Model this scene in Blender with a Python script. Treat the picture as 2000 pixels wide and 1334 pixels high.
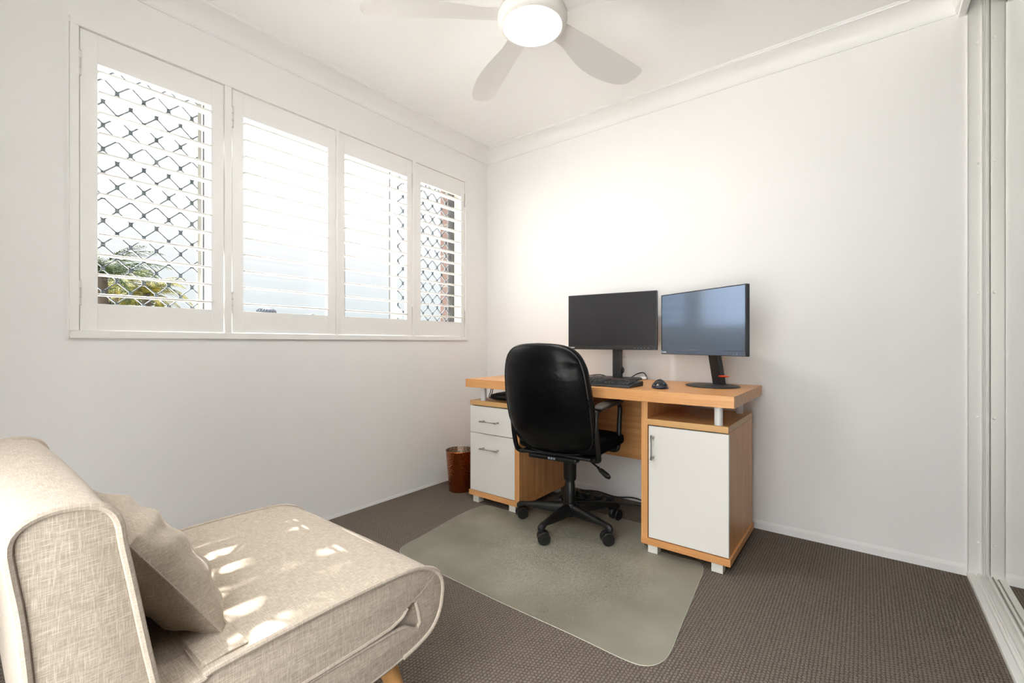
import bpy, bmesh, math, random
from mathutils import Vector, Matrix
from mathutils.geometry import tessellate_polygon
random.seed(7)
for o in list(bpy.data.objects):
    bpy.data.objects.remove(o)
SC = bpy.context.scene
COL = SC.collection
PI = math.pi

# ------------------------------------------------------------------ camera
cam_d = bpy.data.cameras.new('camera')
cam = bpy.data.objects.new('camera', cam_d)
COL.objects.link(cam)
cam.location = (2.2759, -2.6056, 0.955)
cam.rotation_euler = (PI / 2, 0, math.radians(38.01))
cam_d.sensor_width = 36
cam_d.lens = 15.822
cam_d.shift_y = 0.0015
cam_d.clip_start = 0.02
cam_d.clip_end = 500
SC.camera = cam

# ------------------------------------------------------------------ exposure
SC.view_settings.view_transform = 'Standard'
SC.view_settings.look = 'None'
SC.view_settings.exposure = 0.15
SC.view_settings.gamma = 1.0
SC.view_settings.use_curve_mapping = False
SC.cycles.max_bounces = 14
SC.cycles.diffuse_bounces = 10
SC.cycles.glossy_bounces = 5
SC.cycles.transparent_max_bounces = 24
SC.cycles.sample_clamp_indirect = 6.0
SC.cycles.use_denoising = True
SC.cycles.caustics_reflective = False
SC.cycles.caustics_refractive = False

# ------------------------------------------------------------------ sky
world = bpy.data.worlds.new('sky')
SC.world = world
world.use_nodes = True
wn = world.node_tree
wn.nodes.clear()
wo = wn.nodes.new('ShaderNodeOutputWorld')
wb = wn.nodes.new('ShaderNodeBackground')
tc = wn.nodes.new('ShaderNodeTexCoord')
sx = wn.nodes.new('ShaderNodeSeparateXYZ')
cr = wn.nodes.new('ShaderNodeValToRGB')
wn.links.new(tc.outputs['Generated'], sx.inputs[0])
wn.links.new(sx.outputs['Z'], cr.inputs[0])
e = cr.color_ramp.elements
e[0].position = 0.0
SKY = 20.0
def skc(r, g, b_):
    return (r / SKY, g / SKY, b_ / SKY, 1)
e[0].color = skc(.69, .775, .80)
e[1].position = 1.0
e[1].color = (.74, .74, .74, 1)
for p, c in ((.07, skc(.77, .825, .842)), (.17, skc(.90, .918, .925)), (.30, skc(1.08, 1.10, 1.11)), (.42, skc(1.5, 1.5, 1.5)), (.55, (.64, .64, .64, 1))):
    k = e.new(p)
    k.color = c
# fill light added: sky made brighter on the unseen side behind the camera
rear_fill = wn.nodes.new('ShaderNodeMapRange')
rear_fill.inputs['From Min'].default_value = -.15
rear_fill.inputs['From Max'].default_value = -.75
rear_fill.inputs['To Min'].default_value = 0
rear_fill.inputs['To Max'].default_value = 4.3 / SKY
wn.links.new(sx.outputs['Y'], rear_fill.inputs['Value'])
addc = wn.nodes.new('ShaderNodeVectorMath')
addc.operation = 'ADD'
wn.links.new(cr.outputs[0], addc.inputs[0])
wn.links.new(rear_fill.outputs[0], addc.inputs[1])
wn.links.new(addc.outputs[0], wb.inputs[0])
wb.inputs[1].default_value = SKY
wn.links.new(wb.outputs[0], wo.inputs[0])

# ------------------------------------------------------------------ sun
sun_d = bpy.data.lights.new('sun', 'SUN')
sun_d.energy = 49.0
sun_d.angle = math.radians(0.53)
sun_d.color = (1, .96, .9)
sun = bpy.data.objects.new('sun', sun_d)
COL.objects.link(sun)
SUN_DIR = Vector((1, -.08, -.76)).normalized()
sun.rotation_euler = SUN_DIR.to_track_quat('-Z', 'Y').to_euler()
sun.location = (-6, 0, 8)
LAMP = 88.0

# ------------------------------------------------------------------ materials
def new_mat(name):
    m = bpy.data.materials.new(name)
    m.use_nodes = True
    nt = m.node_tree
    return m, nt, nt.nodes['Principled BSDF']

def pmat(name, col, rough=.5, metal=0, spec=.5, bump=None, coat=0, tint=None):
    m, nt, b = new_mat(name)
    b.inputs['Base Color'].default_value = (*col, 1)
    b.inputs['Roughness'].default_value = rough
    b.inputs['Metallic'].default_value = metal
    b.inputs['Specular IOR Level'].default_value = spec
    b.inputs['Coat Weight'].default_value = coat
    if tint:
        b.inputs['Specular Tint'].default_value = (*tint, 1)
    if bump:
        sc, st, dist = bump
        t = nt.nodes.new('ShaderNodeTexCoord')
        n = nt.nodes.new('ShaderNodeTexNoise')
        n.inputs['Scale'].default_value = sc
        n.inputs['Detail'].default_value = 3
        bp = nt.nodes.new('ShaderNodeBump')
        bp.inputs['Strength'].default_value = st
        bp.inputs['Distance'].default_value = dist
        nt.links.new(t.outputs['Object'], n.inputs['Vector'])
        nt.links.new(n.outputs['Fac'], bp.inputs['Height'])
        nt.links.new(bp.outputs[0], b.inputs['Normal'])
    return m

def node(nt, t, **kw):
    n = nt.nodes.new(t)
    for k, v in kw.items():
        setattr(n, k, v)
    return n

def math_n(nt, op, a, b=None):
    n = nt.nodes.new('ShaderNodeMath')
    n.operation = op
    for i, v in enumerate((a, b)):
        if v is None:
            continue
        if isinstance(v, (int, float)):
            n.inputs[i].default_value = v
        else:
            nt.links.new(v, n.inputs[i])
    return n.outputs[0]

def mapping(nt, scale, rot=(0, 0, 0), coord='Object'):
    t = nt.nodes.new('ShaderNodeTexCoord')
    mp = nt.nodes.new('ShaderNodeMapping')
    mp.inputs['Scale'].default_value = scale
    mp.inputs['Rotation'].default_value = rot
    nt.links.new(t.outputs[coord], mp.inputs[0])
    return mp.outputs[0]

def ramp(nt, fac, stops):
    r = nt.nodes.new('ShaderNodeValToRGB')
    el = r.color_ramp.elements
    el[0].position, el[0].color = stops[0][0], (*stops[0][1], 1)
    el[1].position, el[1].color = stops[-1][0], (*stops[-1][1], 1)
    for p, c in stops[1:-1]:
        k = el.new(p)
        k.color = (*c, 1)
    nt.links.new(fac, r.inputs[0])
    return r.outputs[0]

def wood(name, axis, cols, rough=.38, sc=1.0):
    m, nt, b = new_mat(name)
    s = [34 * sc, 34 * sc, 34 * sc]
    s['xyz'.index(axis)] = 1.3 * sc
    v = mapping(nt, s)
    n1 = node(nt, 'ShaderNodeTexNoise')
    n1.inputs['Scale'].default_value = 1.0
    n1.inputs['Detail'].default_value = 5
    n1.inputs['Roughness'].default_value = .6
    n1.inputs['Distortion'].default_value = .35
    nt.links.new(v, n1.inputs['Vector'])
    s2 = [260, 260, 260]
    s2['xyz'.index(axis)] = 9
    v2 = mapping(nt, s2)
    n2 = node(nt, 'ShaderNodeTexNoise')
    n2.inputs['Scale'].default_value = 1.0
    n2.inputs['Detail'].default_value = 2
    nt.links.new(v2, n2.inputs['Vector'])
    f = math_n(nt, 'ADD', math_n(nt, 'MULTIPLY', n1.outputs['Fac'], .78), math_n(nt, 'MULTIPLY', n2.outputs['Fac'], .22))
    c = ramp(nt, f, [(.3, cols[0]), (.5, cols[1]), (.68, cols[2])])
    nt.links.new(c, b.inputs['Base Color'])
    b.inputs['Roughness'].default_value = rough
    b.inputs['Specular IOR Level'].default_value = .4
    return m

WC = ((.50, .225, .075), (.61, .30, .112), (.70, .38, .155))
M = {}
M['wall'] = pmat('wall_paint', (.875, .868, .858), .75, spec=.25, bump=(260, .06, .002))
M['ceiling'] = pmat('ceiling_paint', (.945, .942, .936), .85, spec=.2)
M['trim'] = pmat('trim_paint', (.885, .88, .87), .4, spec=.4)
M['shutter'] = pmat('shutter_paint', (.88, .87, .85), .38, spec=.4)
M['hinge'] = pmat('hinge_metal', (.80, .78, .74), .3, spec=.5)
M['alu_white'] = pmat('white_aluminium', (.78, .76, .70), .4)
M['screen_grey'] = pmat('grey_security_screen', (.085, .105, .125), .45)
M['screen_light'] = pmat('pale_screen_frame', (.30, .30, .28), .5)
M['frame_dark'] = pmat('dark_window_gasket', (.02, .018, .016), .5)
M['track_white'] = pmat('track_white', (.78, .775, .745), .35)
M['fan'] = pmat('fan_white', (.79, .775, .755), .38)
M['fan_body'] = pmat('fan_body_white', (.84, .81, .76), .35)
M['gap_brown'] = pmat('fan_gap_shadow', (.25, .19, .14), .6)
M['wood_x'] = wood('beech_along_x', 'x', WC)
M['wood_y'] = wood('beech_along_y', 'y', WC)
M['wood_z'] = wood('beech_along_z', 'z', WC)
M['wood_edge'] = wood('beech_lighter_edge', 'x', ((.46, .25, .085), (.54, .31, .12), (.6, .36, .15)))
M['leg_wood'] = wood('armchair_leg_wood', 'z', ((.50, .25, .085), (.57, .30, .11), (.62, .34, .14)), .35)
M['white_front'] = pmat('white_laminate', (.77, .75, .71), .32, spec=.4)
M['foot_white'] = pmat('white_foot', (.70, .69, .63), .45)
M['steel'] = pmat('brushed_steel', (.50, .49, .47), .35, metal=.85)
M['pillar'] = pmat('silver_white_pillar', (.74, .74, .74), .3)
M['leather'] = pmat('black_leather', (.0025, .0025, .003), .30, spec=.14, bump=(9, .35, .02))
M['leather_seam'] = pmat('black_leather_seam', (.006, .006, .006), .45)
M['seat_cloth'] = pmat('black_seat_cloth', (.003, .003, .003), .9, spec=.1)
M['plastic_black'] = pmat('black_plastic', (.006, .006, .0063), .42, spec=.35, bump=(900, .15, .001))
M['arm_plastic'] = pmat('dark_grey_arm_plastic', (.035, .033, .03), .5)
M['gas_black'] = pmat('black_painted_steel', (.005, .005, .005), .35, spec=.35)
M['mon_black'] = pmat('monitor_black', (.012, .012, .013), .45)
M['mon_side'] = pmat('monitor_edge', (.006, .007, .012), .35)
M['screen_a'] = pmat('screen_matte', (.018, .017, .020), .34, spec=.35)
M['screen_b'] = pmat('screen_blue_reflection', (.175, .22, .30), .13, metal=1.0)  # blue metal tint stands in for bright sky reflected on the black screen
M['red_strip'] = pmat('dark_red_strip', (.16, .012, .01), .5)
M['clip_red'] = pmat('orange_red_clip', (.75, .06, .01), .4)
M['logo'] = pmat('logo_white', (.75, .77, .8), .5)
M['icon'] = pmat('icon_grey', (.22, .25, .3), .5)
M['key'] = pmat('key_black', (.022, .023, .025), .45)
M['key_body'] = pmat('keyboard_black', (.016, .017, .019), .5)
M['mouse_top'] = pmat('mouse_black', (.010, .010, .012), .25)
M['mouse_blue'] = pmat('mouse_dark_blue', (.012, .02, .09), .3)
M['cable'] = pmat('cable_black', (.006, .006, .006), .5)
M['mouse_wheel'] = pmat('mouse_wheel', (.03, .03, .03), .6)
M['grass'] = pmat('pale_paving', (.46, .44, .40), .9, bump=(8, .5, .1))
M['bounce_deck'] = pmat('pale_bounce_tiles', (.80, .80, .79), .8)
M['bark'] = pmat('bark', (.03, .024, .018), .9, spec=.05, bump=(20, .6, .03))
M['roof_tile'] = pmat('grey_roof', (.05, .053, .058), .7, spec=.1)
M['house'] = pmat('render_wall', (.6, .58, .54), .8)
M['vent_metal'] = pmat('vent_metal', (.022, .028, .038), .6, spec=.1)
M['door'] = pmat('door_paint', (.80, .79, .76), .45)

def glass_mat(name, tint, refl, rough=0.0):
    m = bpy.data.materials.new(name)
    m.use_nodes = True
    nt = m.node_tree
    nt.nodes.clear()
    o = node(nt, 'ShaderNodeOutputMaterial')
    mx = node(nt, 'ShaderNodeMixShader')
    tr = node(nt, 'ShaderNodeBsdfTransparent')
    tr.inputs[0].default_value = (*tint, 1)
    gl = node(nt, 'ShaderNodeBsdfGlossy')
    gl.inputs['Roughness'].default_value = rough
    mx.inputs[0].default_value = refl
    nt.links.new(tr.outputs[0], mx.inputs[1])
    nt.links.new(gl.outputs[0], mx.inputs[2])
    nt.links.new(mx.outputs[0], o.inputs[0])
    return m
M['glass'] = glass_mat('window_glass', (.98, .985, .985), .012)

def mirror_mat():
    m, nt, b = new_mat('mirror')
    b.inputs['Base Color'].default_value = (.86, .875, .84, 1)
    b.inputs['Metallic'].default_value = 1
    b.inputs['Roughness'].default_value = .012
    return m
M['mirror'] = mirror_mat()

def lamp_mat():
    m = bpy.data.materials.new('lit_diffuser')
    m.use_nodes = True
    nt = m.node_tree
    nt.nodes.clear()
    o = node(nt, 'ShaderNodeOutputMaterial')
    em = node(nt, 'ShaderNodeEmission')
    em.inputs[0].default_value = (1, .985, .955, 1)
    em.inputs[1].default_value = LAMP
    nt.links.new(em.outputs[0], o.inputs[0])
    return m
M['lamp'] = lamp_mat()

def carpet_mat():
    m, nt, b = new_mat('loop_pile_carpet')
    tcn = node(nt, 'ShaderNodeTexCoord')
    nz = node(nt, 'ShaderNodeTexNoise')
    nz.inputs['Scale'].default_value = 95
    nz.inputs['Detail'].default_value = 2
    nt.links.new(tcn.outputs['Object'], nz.inputs['Vector'])
    vm = node(nt, 'ShaderNodeVectorMath', operation='SCALE')
    vm.inputs['Scale'].default_value = .010
    nt.links.new(nz.outputs['Color'], vm.inputs[0])
    va = node(nt, 'ShaderNodeVectorMath', operation='ADD')
    nt.links.new(tcn.outputs['Object'], va.inputs[0])
    nt.links.new(vm.outputs[0], va.inputs[1])
    sp = node(nt, 'ShaderNodeSeparateXYZ')
    nt.links.new(va.outputs[0], sp.inputs[0])
    # ribs along y (pitch 9.5 mm), loops along each rib (pitch 11 mm)
    kx = 2 * PI / .0105
    ky = 2 * PI / .0125
    rib = math_n(nt, 'ABSOLUTE', math_n(nt, 'SINE', math_n(nt, 'MULTIPLY', sp.outputs['X'], kx / 2)))
    row = math_n(nt, 'FLOOR', math_n(nt, 'DIVIDE', sp.outputs['X'], .0105))
    ph = math_n(nt, 'MULTIPLY', row, 1.9)
    loop = math_n(nt, 'ABSOLUTE', math_n(nt, 'SINE', math_n(nt, 'ADD', math_n(nt, 'MULTIPLY', sp.outputs['Y'], ky / 2), ph)))
    h = math_n(nt, 'MULTIPLY', math_n(nt, 'POWER', rib, .55), math_n(nt, 'POWER', loop, .4))
    n2 = node(nt, 'ShaderNodeTexNoise')
    n2.inputs['Scale'].default_value = 700
    nt.links.new(tcn.outputs['Object'], n2.inputs['Vector'])
    h2 = math_n(nt, 'ADD', math_n(nt, 'MULTIPLY', h, .8), math_n(nt, 'MULTIPLY', n2.outputs['Fac'], .35))
    c = ramp(nt, h2, [(.18, (.045, .035, .028)), (.42, (.125, .101, .082)), (.95, (.20, .168, .140))])
    nt.links.new(c, b.inputs['Base Color'])
    b.inputs['Roughness'].default_value = .95
    b.inputs['Specular IOR Level'].default_value = .1
    bp = node(nt, 'ShaderNodeBump')
    bp.inputs['Strength'].default_value = .8
    bp.inputs['Distance'].default_value = .006
    nt.links.new(h2, bp.inputs['Height'])
    nt.links.new(bp.outputs[0], b.inputs['Normal'])
    return m
M['carpet'] = carpet_mat()

def linen_mat(name, lo, mid, hi, sc=1.0):
    m, nt, b = new_mat(name)
    outs = []
    tg = nt.nodes.new('ShaderNodeTexCoord')
    sn = nt.nodes.new('ShaderNodeSeparateXYZ')
    nt.links.new(tg.outputs['Normal'], sn.inputs[0])
    for ax, s in zip('XYZ', ((1300, 60, 60), (60, 1300, 60), (60, 60, 1300))):
        v = mapping(nt, tuple(k * sc for k in s))
        n = node(nt, 'ShaderNodeTexNoise')
        n.inputs['Scale'].default_value = .55
        n.inputs['Detail'].default_value = 3
        n.inputs['Roughness'].default_value = .65
        nt.links.new(v, n.inputs['Vector'])
        # threads run only within the cloth: a weave across the surface is left out
        wgt = math_n(nt, 'SUBTRACT', 1.0, math_n(nt, 'POWER', math_n(nt, 'ABSOLUTE', sn.outputs[ax]), 1.5))
        outs.append(math_n(nt, 'ADD', .47, math_n(nt, 'MULTIPLY', math_n(nt, 'SUBTRACT', n.outputs['Fac'], .47), wgt)))
    mx = math_n(nt, 'MAXIMUM', outs[0], math_n(nt, 'MAXIMUM', outs[1], outs[2]))
    av = math_n(nt, 'MULTIPLY', math_n(nt, 'ADD', outs[0], math_n(nt, 'ADD', outs[1], outs[2])), .3333)
    f = math_n(nt, 'ADD', math_n(nt, 'MULTIPLY', mx, .55), math_n(nt, 'MULTIPLY', av, .45))
    c = ramp(nt, f, [(.42, lo), (.52, mid), (.65, hi)])
    nt.links.new(c, b.inputs['Base Color'])
    b.inputs['Roughness'].default_value = .92
    b.inputs['Specular IOR Level'].default_value = .12
    b.inputs['Sheen Weight'].default_value = .15
    n3 = node(nt, 'ShaderNodeTexNoise')
    n3.inputs['Scale'].default_value = 14
    nt.links.new(mapping(nt, (1, 1, 1)), n3.inputs['Vector'])
    hh = math_n(nt, 'ADD', math_n(nt, 'MULTIPLY', f, .15), math_n(nt, 'MULTIPLY', n3.outputs['Fac'], .9))
    bp = node(nt, 'ShaderNodeBump')
    bp.inputs['Strength'].default_value = .5
    bp.inputs['Distance'].default_value = .004
    nt.links.new(hh, bp.inputs['Height'])
    nt.links.new(bp.outputs[0], b.inputs['Normal'])
    return m
M['linen'] = linen_mat('beige_linen', (.29, .24, .185), (.42, .355, .285), (.63, .555, .46), 1.45)
M['linen_pipe'] = linen_mat('beige_linen_piping', (.32, .265, .21), (.43, .365, .30), (.55, .48, .40), 1.6)

def copper_mat():
    m, nt, b = new_mat('hammered_copper')
    b.inputs['Base Color'].default_value = (.40, .11, .032, 1)
    b.inputs['Metallic'].default_value = 1
    b.inputs['Roughness'].default_value = .22
    v = node(nt, 'ShaderNodeTexVoronoi')
    v.inputs['Scale'].default_value = 105
    nt.links.new(mapping(nt, (1, 1, 1)), v.inputs['Vector'])
    bp = node(nt, 'ShaderNodeBump')
    bp.inputs['Strength'].default_value = 1
    bp.inputs['Distance'].default_value = .003
    nt.links.new(v.outputs['Distance'], bp.inputs['Height'])
    nt.links.new(bp.outputs[0], b.inputs['Normal'])
    return m
M['copper'] = copper_mat()

def perf_inner():
    m, nt, b = new_mat('bin_inner')
    b.inputs['Metallic'].default_value = .7
    b.inputs['Roughness'].default_value = .4
    v = node(nt, 'ShaderNodeTexVoronoi')
    v.inputs['Scale'].default_value = 105
    nt.links.new(mapping(nt, (1, 1, 1)), v.inputs['Vector'])
    c = ramp(nt, v.outputs['Distance'], [(.2, (.55, .45, .36)), (.5, (.22, .15, .1))])
    nt.links.new(c, b.inputs['Base Color'])
    return m
M['bin_inner'] = perf_inner()

def mat_pvc():
    m = bpy.data.materials.new('clear_pvc_mat')
    m.use_nodes = True
    nt = m.node_tree
    b = nt.nodes['Principled BSDF']
    o = nt.nodes['Material Output']
    b.inputs['Base Color'].default_value = (.37, .350, .285, 1)
    b.inputs['Roughness'].default_value = .32
    b.inputs['Specular IOR Level'].default_value = .5
    tr = node(nt, 'ShaderNodeBsdfTransparent')
    tr.inputs[0].default_value = (.86, .86, .78, 1)
    mx = node(nt, 'ShaderNodeMixShader')
    # scuffed centre: a speckled, cloudier patch where the castors roll
    t = node(nt, 'ShaderNodeTexCoord')
    vs = node(nt, 'ShaderNodeVectorMath', operation='DISTANCE')
    vs.inputs[1].default_value = (1.22, -.86, 0)
    nt.links.new(t.outputs['Object'], vs.inputs[0])
    patch = ramp(nt, vs.outputs['Value'], [(.08, (1, 1, 1)), (.30, (.55, .55, .55)), (.48, (0, 0, 0))])
    n = node(nt, 'ShaderNodeTexNoise')
    n.inputs['Scale'].default_value = 170
    n.inputs['Detail'].default_value = 4
    nt.links.new(t.outputs['Object'], n.inputs['Vector'])
    n2 = node(nt, 'ShaderNodeTexNoise')
    n2.inputs['Scale'].default_value = 3.2
    n2.inputs['Detail'].default_value = 2
    nt.links.new(t.outputs['Object'], n2.inputs['Vector'])
    sp = math_n(nt, 'MULTIPLY', patch, math_n(nt, 'MULTIPLY', math_n(nt, 'SUBTRACT', n.outputs['Fac'], .38), 1.3))
    base = math_n(nt, 'ADD', math_n(nt, 'MULTIPLY', n2.outputs['Fac'], .55), .22)
    fac = math_n(nt, 'MINIMUM', math_n(nt, 'ADD', base, sp), .92)
    nt.links.new(fac, mx.inputs[0])
    nt.links.new(tr.outputs[0], mx.inputs[1])
    nt.links.new(b.outputs[0], mx.inputs[2])
    nt.links.new(mx.outputs[0], o.inputs[0])
    bp = node(nt, 'ShaderNodeBump')
    bp.inputs['Strength'].default_value = .25
    bp.inputs['Distance'].default_value = .01
    n3 = node(nt, 'ShaderNodeTexNoise')
    n3.inputs['Scale'].default_value = 8
    nt.links.new(t.outputs['Object'], n3.inputs['Vector'])
    nt.links.new(n3.outputs['Fac'], bp.inputs['Height'])
    nt.links.new(bp.outputs[0], b.inputs['Normal'])
    return m
M['pvc'] = mat_pvc()
M['pvc_edge'] = pmat('pvc_edge', (.50, .50, .42), .3)

def brick_mat():
    m, nt, b = new_mat('brick')
    t = node(nt, 'ShaderNodeTexBrick')
    t.inputs['Color1'].default_value = (.085, .05, .04, 1)
    t.inputs['Color2'].default_value = (.12, .07, .055, 1)
    t.inputs['Mortar'].default_value = (.15, .14, .13, 1)
    t.inputs['Scale'].default_value = 1
    t.inputs['Mortar Size'].default_value = .006
    t.inputs['Brick Width'].default_value = .23
    t.inputs['Row Height'].default_value = .086
    nt.links.new(mapping(nt, (1, 1, 1), (PI / 2, 0, PI / 2)), t.inputs['Vector'])
    nt.links.new(t.outputs[0], b.inputs['Base Color'])
    b.inputs['Roughness'].default_value = .9
    return m
M['brick'] = brick_mat()

def leaf_mat(name, a, c2, tr=.35):
    m, nt, b = new_mat(name)
    n = node(nt, 'ShaderNodeTexNoise')
    n.inputs['Scale'].default_value = 3.5
    nt.links.new(mapping(nt, (1, 1, 1)), n.inputs['Vector'])
    c = ramp(nt, n.outputs['Fac'], [(.35, a), (.65, c2)])
    nt.links.new(c, b.inputs['Base Color'])
    b.inputs['Roughness'].default_value = .75
    b.inputs['Specular IOR Level'].default_value = .04
    return m
M['palm_a'] = leaf_mat('palm_leaf_olive', (.024, .030, .004), (.115, .098, .014))
M['palm_b'] = leaf_mat('palm_leaf_green', (.004, .010, .003), (.022, .034, .009))
M['leaf_dark'] = leaf_mat('leaf_dark', (.003, .006, .003), (.014, .020, .010))

# ------------------------------------------------------------------ object helpers
MATS = {}
def tag(o, label=None, cat=None, group=None, kind=None):
    if label: o['label'] = label
    if cat: o['category'] = cat
    if group: o['group'] = group
    if kind: o['kind'] = kind
    return o

def thing(name, label, cat, loc=(0, 0, 0), rotz=0, group=None):
    o = bpy.data.objects.new(name, None)
    o.empty_display_size = .05
    COL.objects.link(o)
    o.location = loc
    o.rotation_euler = (0, 0, rotz)
    MATS[o.name] = Matrix.Translation(Vector(loc)) @ Matrix.Rotation(rotz, 4, 'Z')
    return tag(o, label, cat, group)

def obj(name, bm, mat, parent=None, local=False, smooth=False, label=None, bevel=0, seg=2):
    """world-coordinate bmesh -> mesh object; its parent frame is taken out unless local."""
    if bevel:
        bmesh.ops.remove_doubles(bm, verts=bm.verts, dist=1e-6)
    me = bpy.data.meshes.new(name)
    inv = None
    PM = Matrix.Identity(4)
    if parent is not None:
        PM = MATS[parent.name]
        if not local:
            bm.transform(PM.inverted())
    bmesh.ops.recalc_face_normals(bm, faces=bm.faces)
    bm.to_mesh(me)
    bm.free()
    me.materials.append(mat)
    if smooth:
        for p in me.polygons:
            p.use_smooth = True
    o = bpy.data.objects.new(name, me)
    COL.objects.link(o)
    if parent is not None:
        o.parent = parent
    MATS[o.name] = PM
    if bevel:
        md = o.modifiers.new('bevel', 'BEVEL')
        md.width = bevel
        md.segments = seg
        md.limit_method = 'ANGLE'
        md.angle_limit = math.radians(40)
    if smooth:
        smooth_by_angle(me)
    if label:
        o['label'] = label
    return o

def smooth_by_angle(me, ang=math.radians(38)):
    bm = bmesh.new()
    bm.from_mesh(me)
    for ed in bm.edges:
        if len(ed.link_faces) == 2:
            ed.smooth = ed.calc_face_angle(0) < ang
    bm.to_mesh(me)
    bm.free()

def solo(name, bm, mat, origin, label, cat, group=None, **kw):
    """a thing that is one mesh, with its origin at its base"""
    bm.transform(Matrix.Translation(-Vector(origin)))
    o = obj(name, bm, mat, **kw)
    o.location = origin
    MATS[o.name] = Matrix.Translation(Vector(origin))
    return tag(o, label, cat, group)

def struct(name, bm, mat, **kw):
    o = obj(name, bm, mat, **kw)
    o['kind'] = 'structure'
    return o

def NB():
    return bmesh.new()

def box(bm, x0, x1, y0, y1, z0, z1, mtx=None):
    vs = [Vector((x, y, z)) for z in (z0, z1) for y in (y0, y1) for x in (x0, x1)]
    if mtx:
        vs = [mtx @ v for v in vs]
    v = [bm.verts.new(p) for p in vs]
    for f in ((0, 2, 3, 1), (4, 5, 7, 6), (0, 1, 5, 4), (2, 6, 7, 3), (0, 4, 6, 2), (1, 3, 7, 5)):
        bm.faces.new([v[i] for i in f])
    return v

def boxm(*a, mtx=None):
    bm = NB()
    box(bm, *a, mtx=mtx)
    return bm

def frame_of(d):
    d = d.normalized()
    up = Vector((0, 0, 1)) if abs(d.z) < .95 else Vector((1, 0, 0))
    a = d.cross(up).normalized()
    b = a.cross(d).normalized()
    return a, b

def tube(bm, pts, r, n=10, closed=False, caps=True):
    pts = [Vector(p) for p in pts]
    rs = r if isinstance(r, (list, tuple)) else [r] * len(pts)
    rings = []
    L = len(pts)
    a = None
    for i, p in enumerate(pts):
        if closed:
            d = pts[(i + 1) % L] - pts[i - 1]
        else:
            d = pts[min(i + 1, L - 1)] - pts[max(i - 1, 0)]
        d.normalize()
        if a is None:
            a, b = frame_of(d)
        else:
            a = (a - d * a.dot(d))
            if a.length < 1e-6:
                a, b = frame_of(d)
            a.normalize()
            b = d.cross(a).normalized()
        rings.append([bm.verts.new(p + (a * math.cos(2 * PI * k / n) + b * math.sin(2 * PI * k / n)) * rs[i]) for k in range(n)])
    m = L if closed else L - 1
    for i in range(m):
        A, B = rings[i], rings[(i + 1) % L]
        for k in range(n):
            bm.faces.new((A[k], A[(k + 1) % n], B[(k + 1) % n], B[k]))
    if caps and not closed:
        bm.faces.new(rings[0][::-1])
        bm.faces.new(rings[-1])

def lathe(bm, prof, c=(0, 0, 0), n=32, mtx=None, cap=True):
    """prof: list of (r, z)"""
    rings = []
    for r, z in prof:
        ring = []
        for k in range(n):
            p = Vector((c[0] + r * math.cos(2 * PI * k / n), c[1] + r * math.sin(2 * PI * k / n), c[2] + z))
            if mtx: p = mtx @ p
            ring.append(bm.verts.new(p))
        rings.append(ring)
    for A, B in zip(rings, rings[1:]):
        for k in range(n):
            bm.faces.new((A[k], A[(k + 1) % n], B[(k + 1) % n], B[k]))
    if cap:
        bm.faces.new(rings[0][::-1])
        bm.faces.new(rings[-1])

def catmull(pts, k=6, closed=False):
    P = [Vector(p) for p in pts]
    n = len(P)
    out = []
    rng = range(n) if closed else range(n - 1)
    for i in rng:
        if closed:
            p0, p1, p2, p3 = P[(i - 1) % n], P[i], P[(i + 1) % n], P[(i + 2) % n]
        else:
            p0, p1, p2, p3 = P[max(i - 1, 0)], P[i], P[i + 1], P[min(i + 2, n - 1)]
        for j in range(k):
            t = j / k
            out.append(.5 * ((2 * p1) + (p2 - p0) * t + (2 * p0 - 5 * p1 + 4 * p2 - p3) * t * t + (3 * p1 - p0 - 3 * p2 + p3) * t ** 3))
    if not closed:
        out.append(P[-1])
    return out

def prism(bm, poly, f0, f1):
    """poly: list of 2D pts; f0/f1 map a 2D point to 3D for the two caps"""
    A = [bm.verts.new(f0(p)) for p in poly]
    B = [bm.verts.new(f1(p)) for p in poly]
    n = len(poly)
    bm.faces.new(A[::-1])
    bm.faces.new(B)
    for i in range(n):
        bm.faces.new((A[i], A[(i + 1) % n], B[(i + 1) % n], B[i]))

def superloft(bm, fn, nv=24, nu=36, p=4.0, q=2.5, pu=2.6):
    """closed pad: v along its height, ring in (x, thickness); fn maps (x,y,z) in [-1,1]^3 to world"""
    def se(a, ex):
        s = math.copysign(abs(a) ** (2 / ex), a)
        return s
    rings = []
    for i in range(1, nv):
        v = -math.cos(PI * i / nv)
        w = (1 - abs(v) ** p) ** (1 / p)
        t = (1 - abs(v) ** (p * q)) ** (1 / q)
        ring = []
        for k in range(nu):
            a = 2 * PI * k / nu
            ring.append(bm.verts.new(fn(w * se(math.cos(a), pu * 1.5), t * se(math.sin(a), pu), v)))
        rings.append(ring)
    lo = bm.verts.new(fn(0, 0, -1))
    hi = bm.verts.new(fn(0, 0, 1))
    for A, B in zip(rings, rings[1:]):
        for k in range(nu):
            bm.faces.new((A[k], A[(k + 1) % nu], B[(k + 1) % nu], B[k]))
    for k in range(nu):
        bm.faces.new((lo, rings[0][(k + 1) % nu], rings[0][k]))
        bm.faces.new((hi, rings[-1][k], rings[-1][(k + 1) % nu]))

# ================================================================== THE ROOM
RX = 2.609      # right end of the back wall
MX = 2.664      # mirror plane
RY = -3.12      # wall behind the camera
H = 2.408
CO = .086
WY0, WY1, WZ0, WZ1 = -2.296, -.245, .985, 2.132   # window hole

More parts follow.
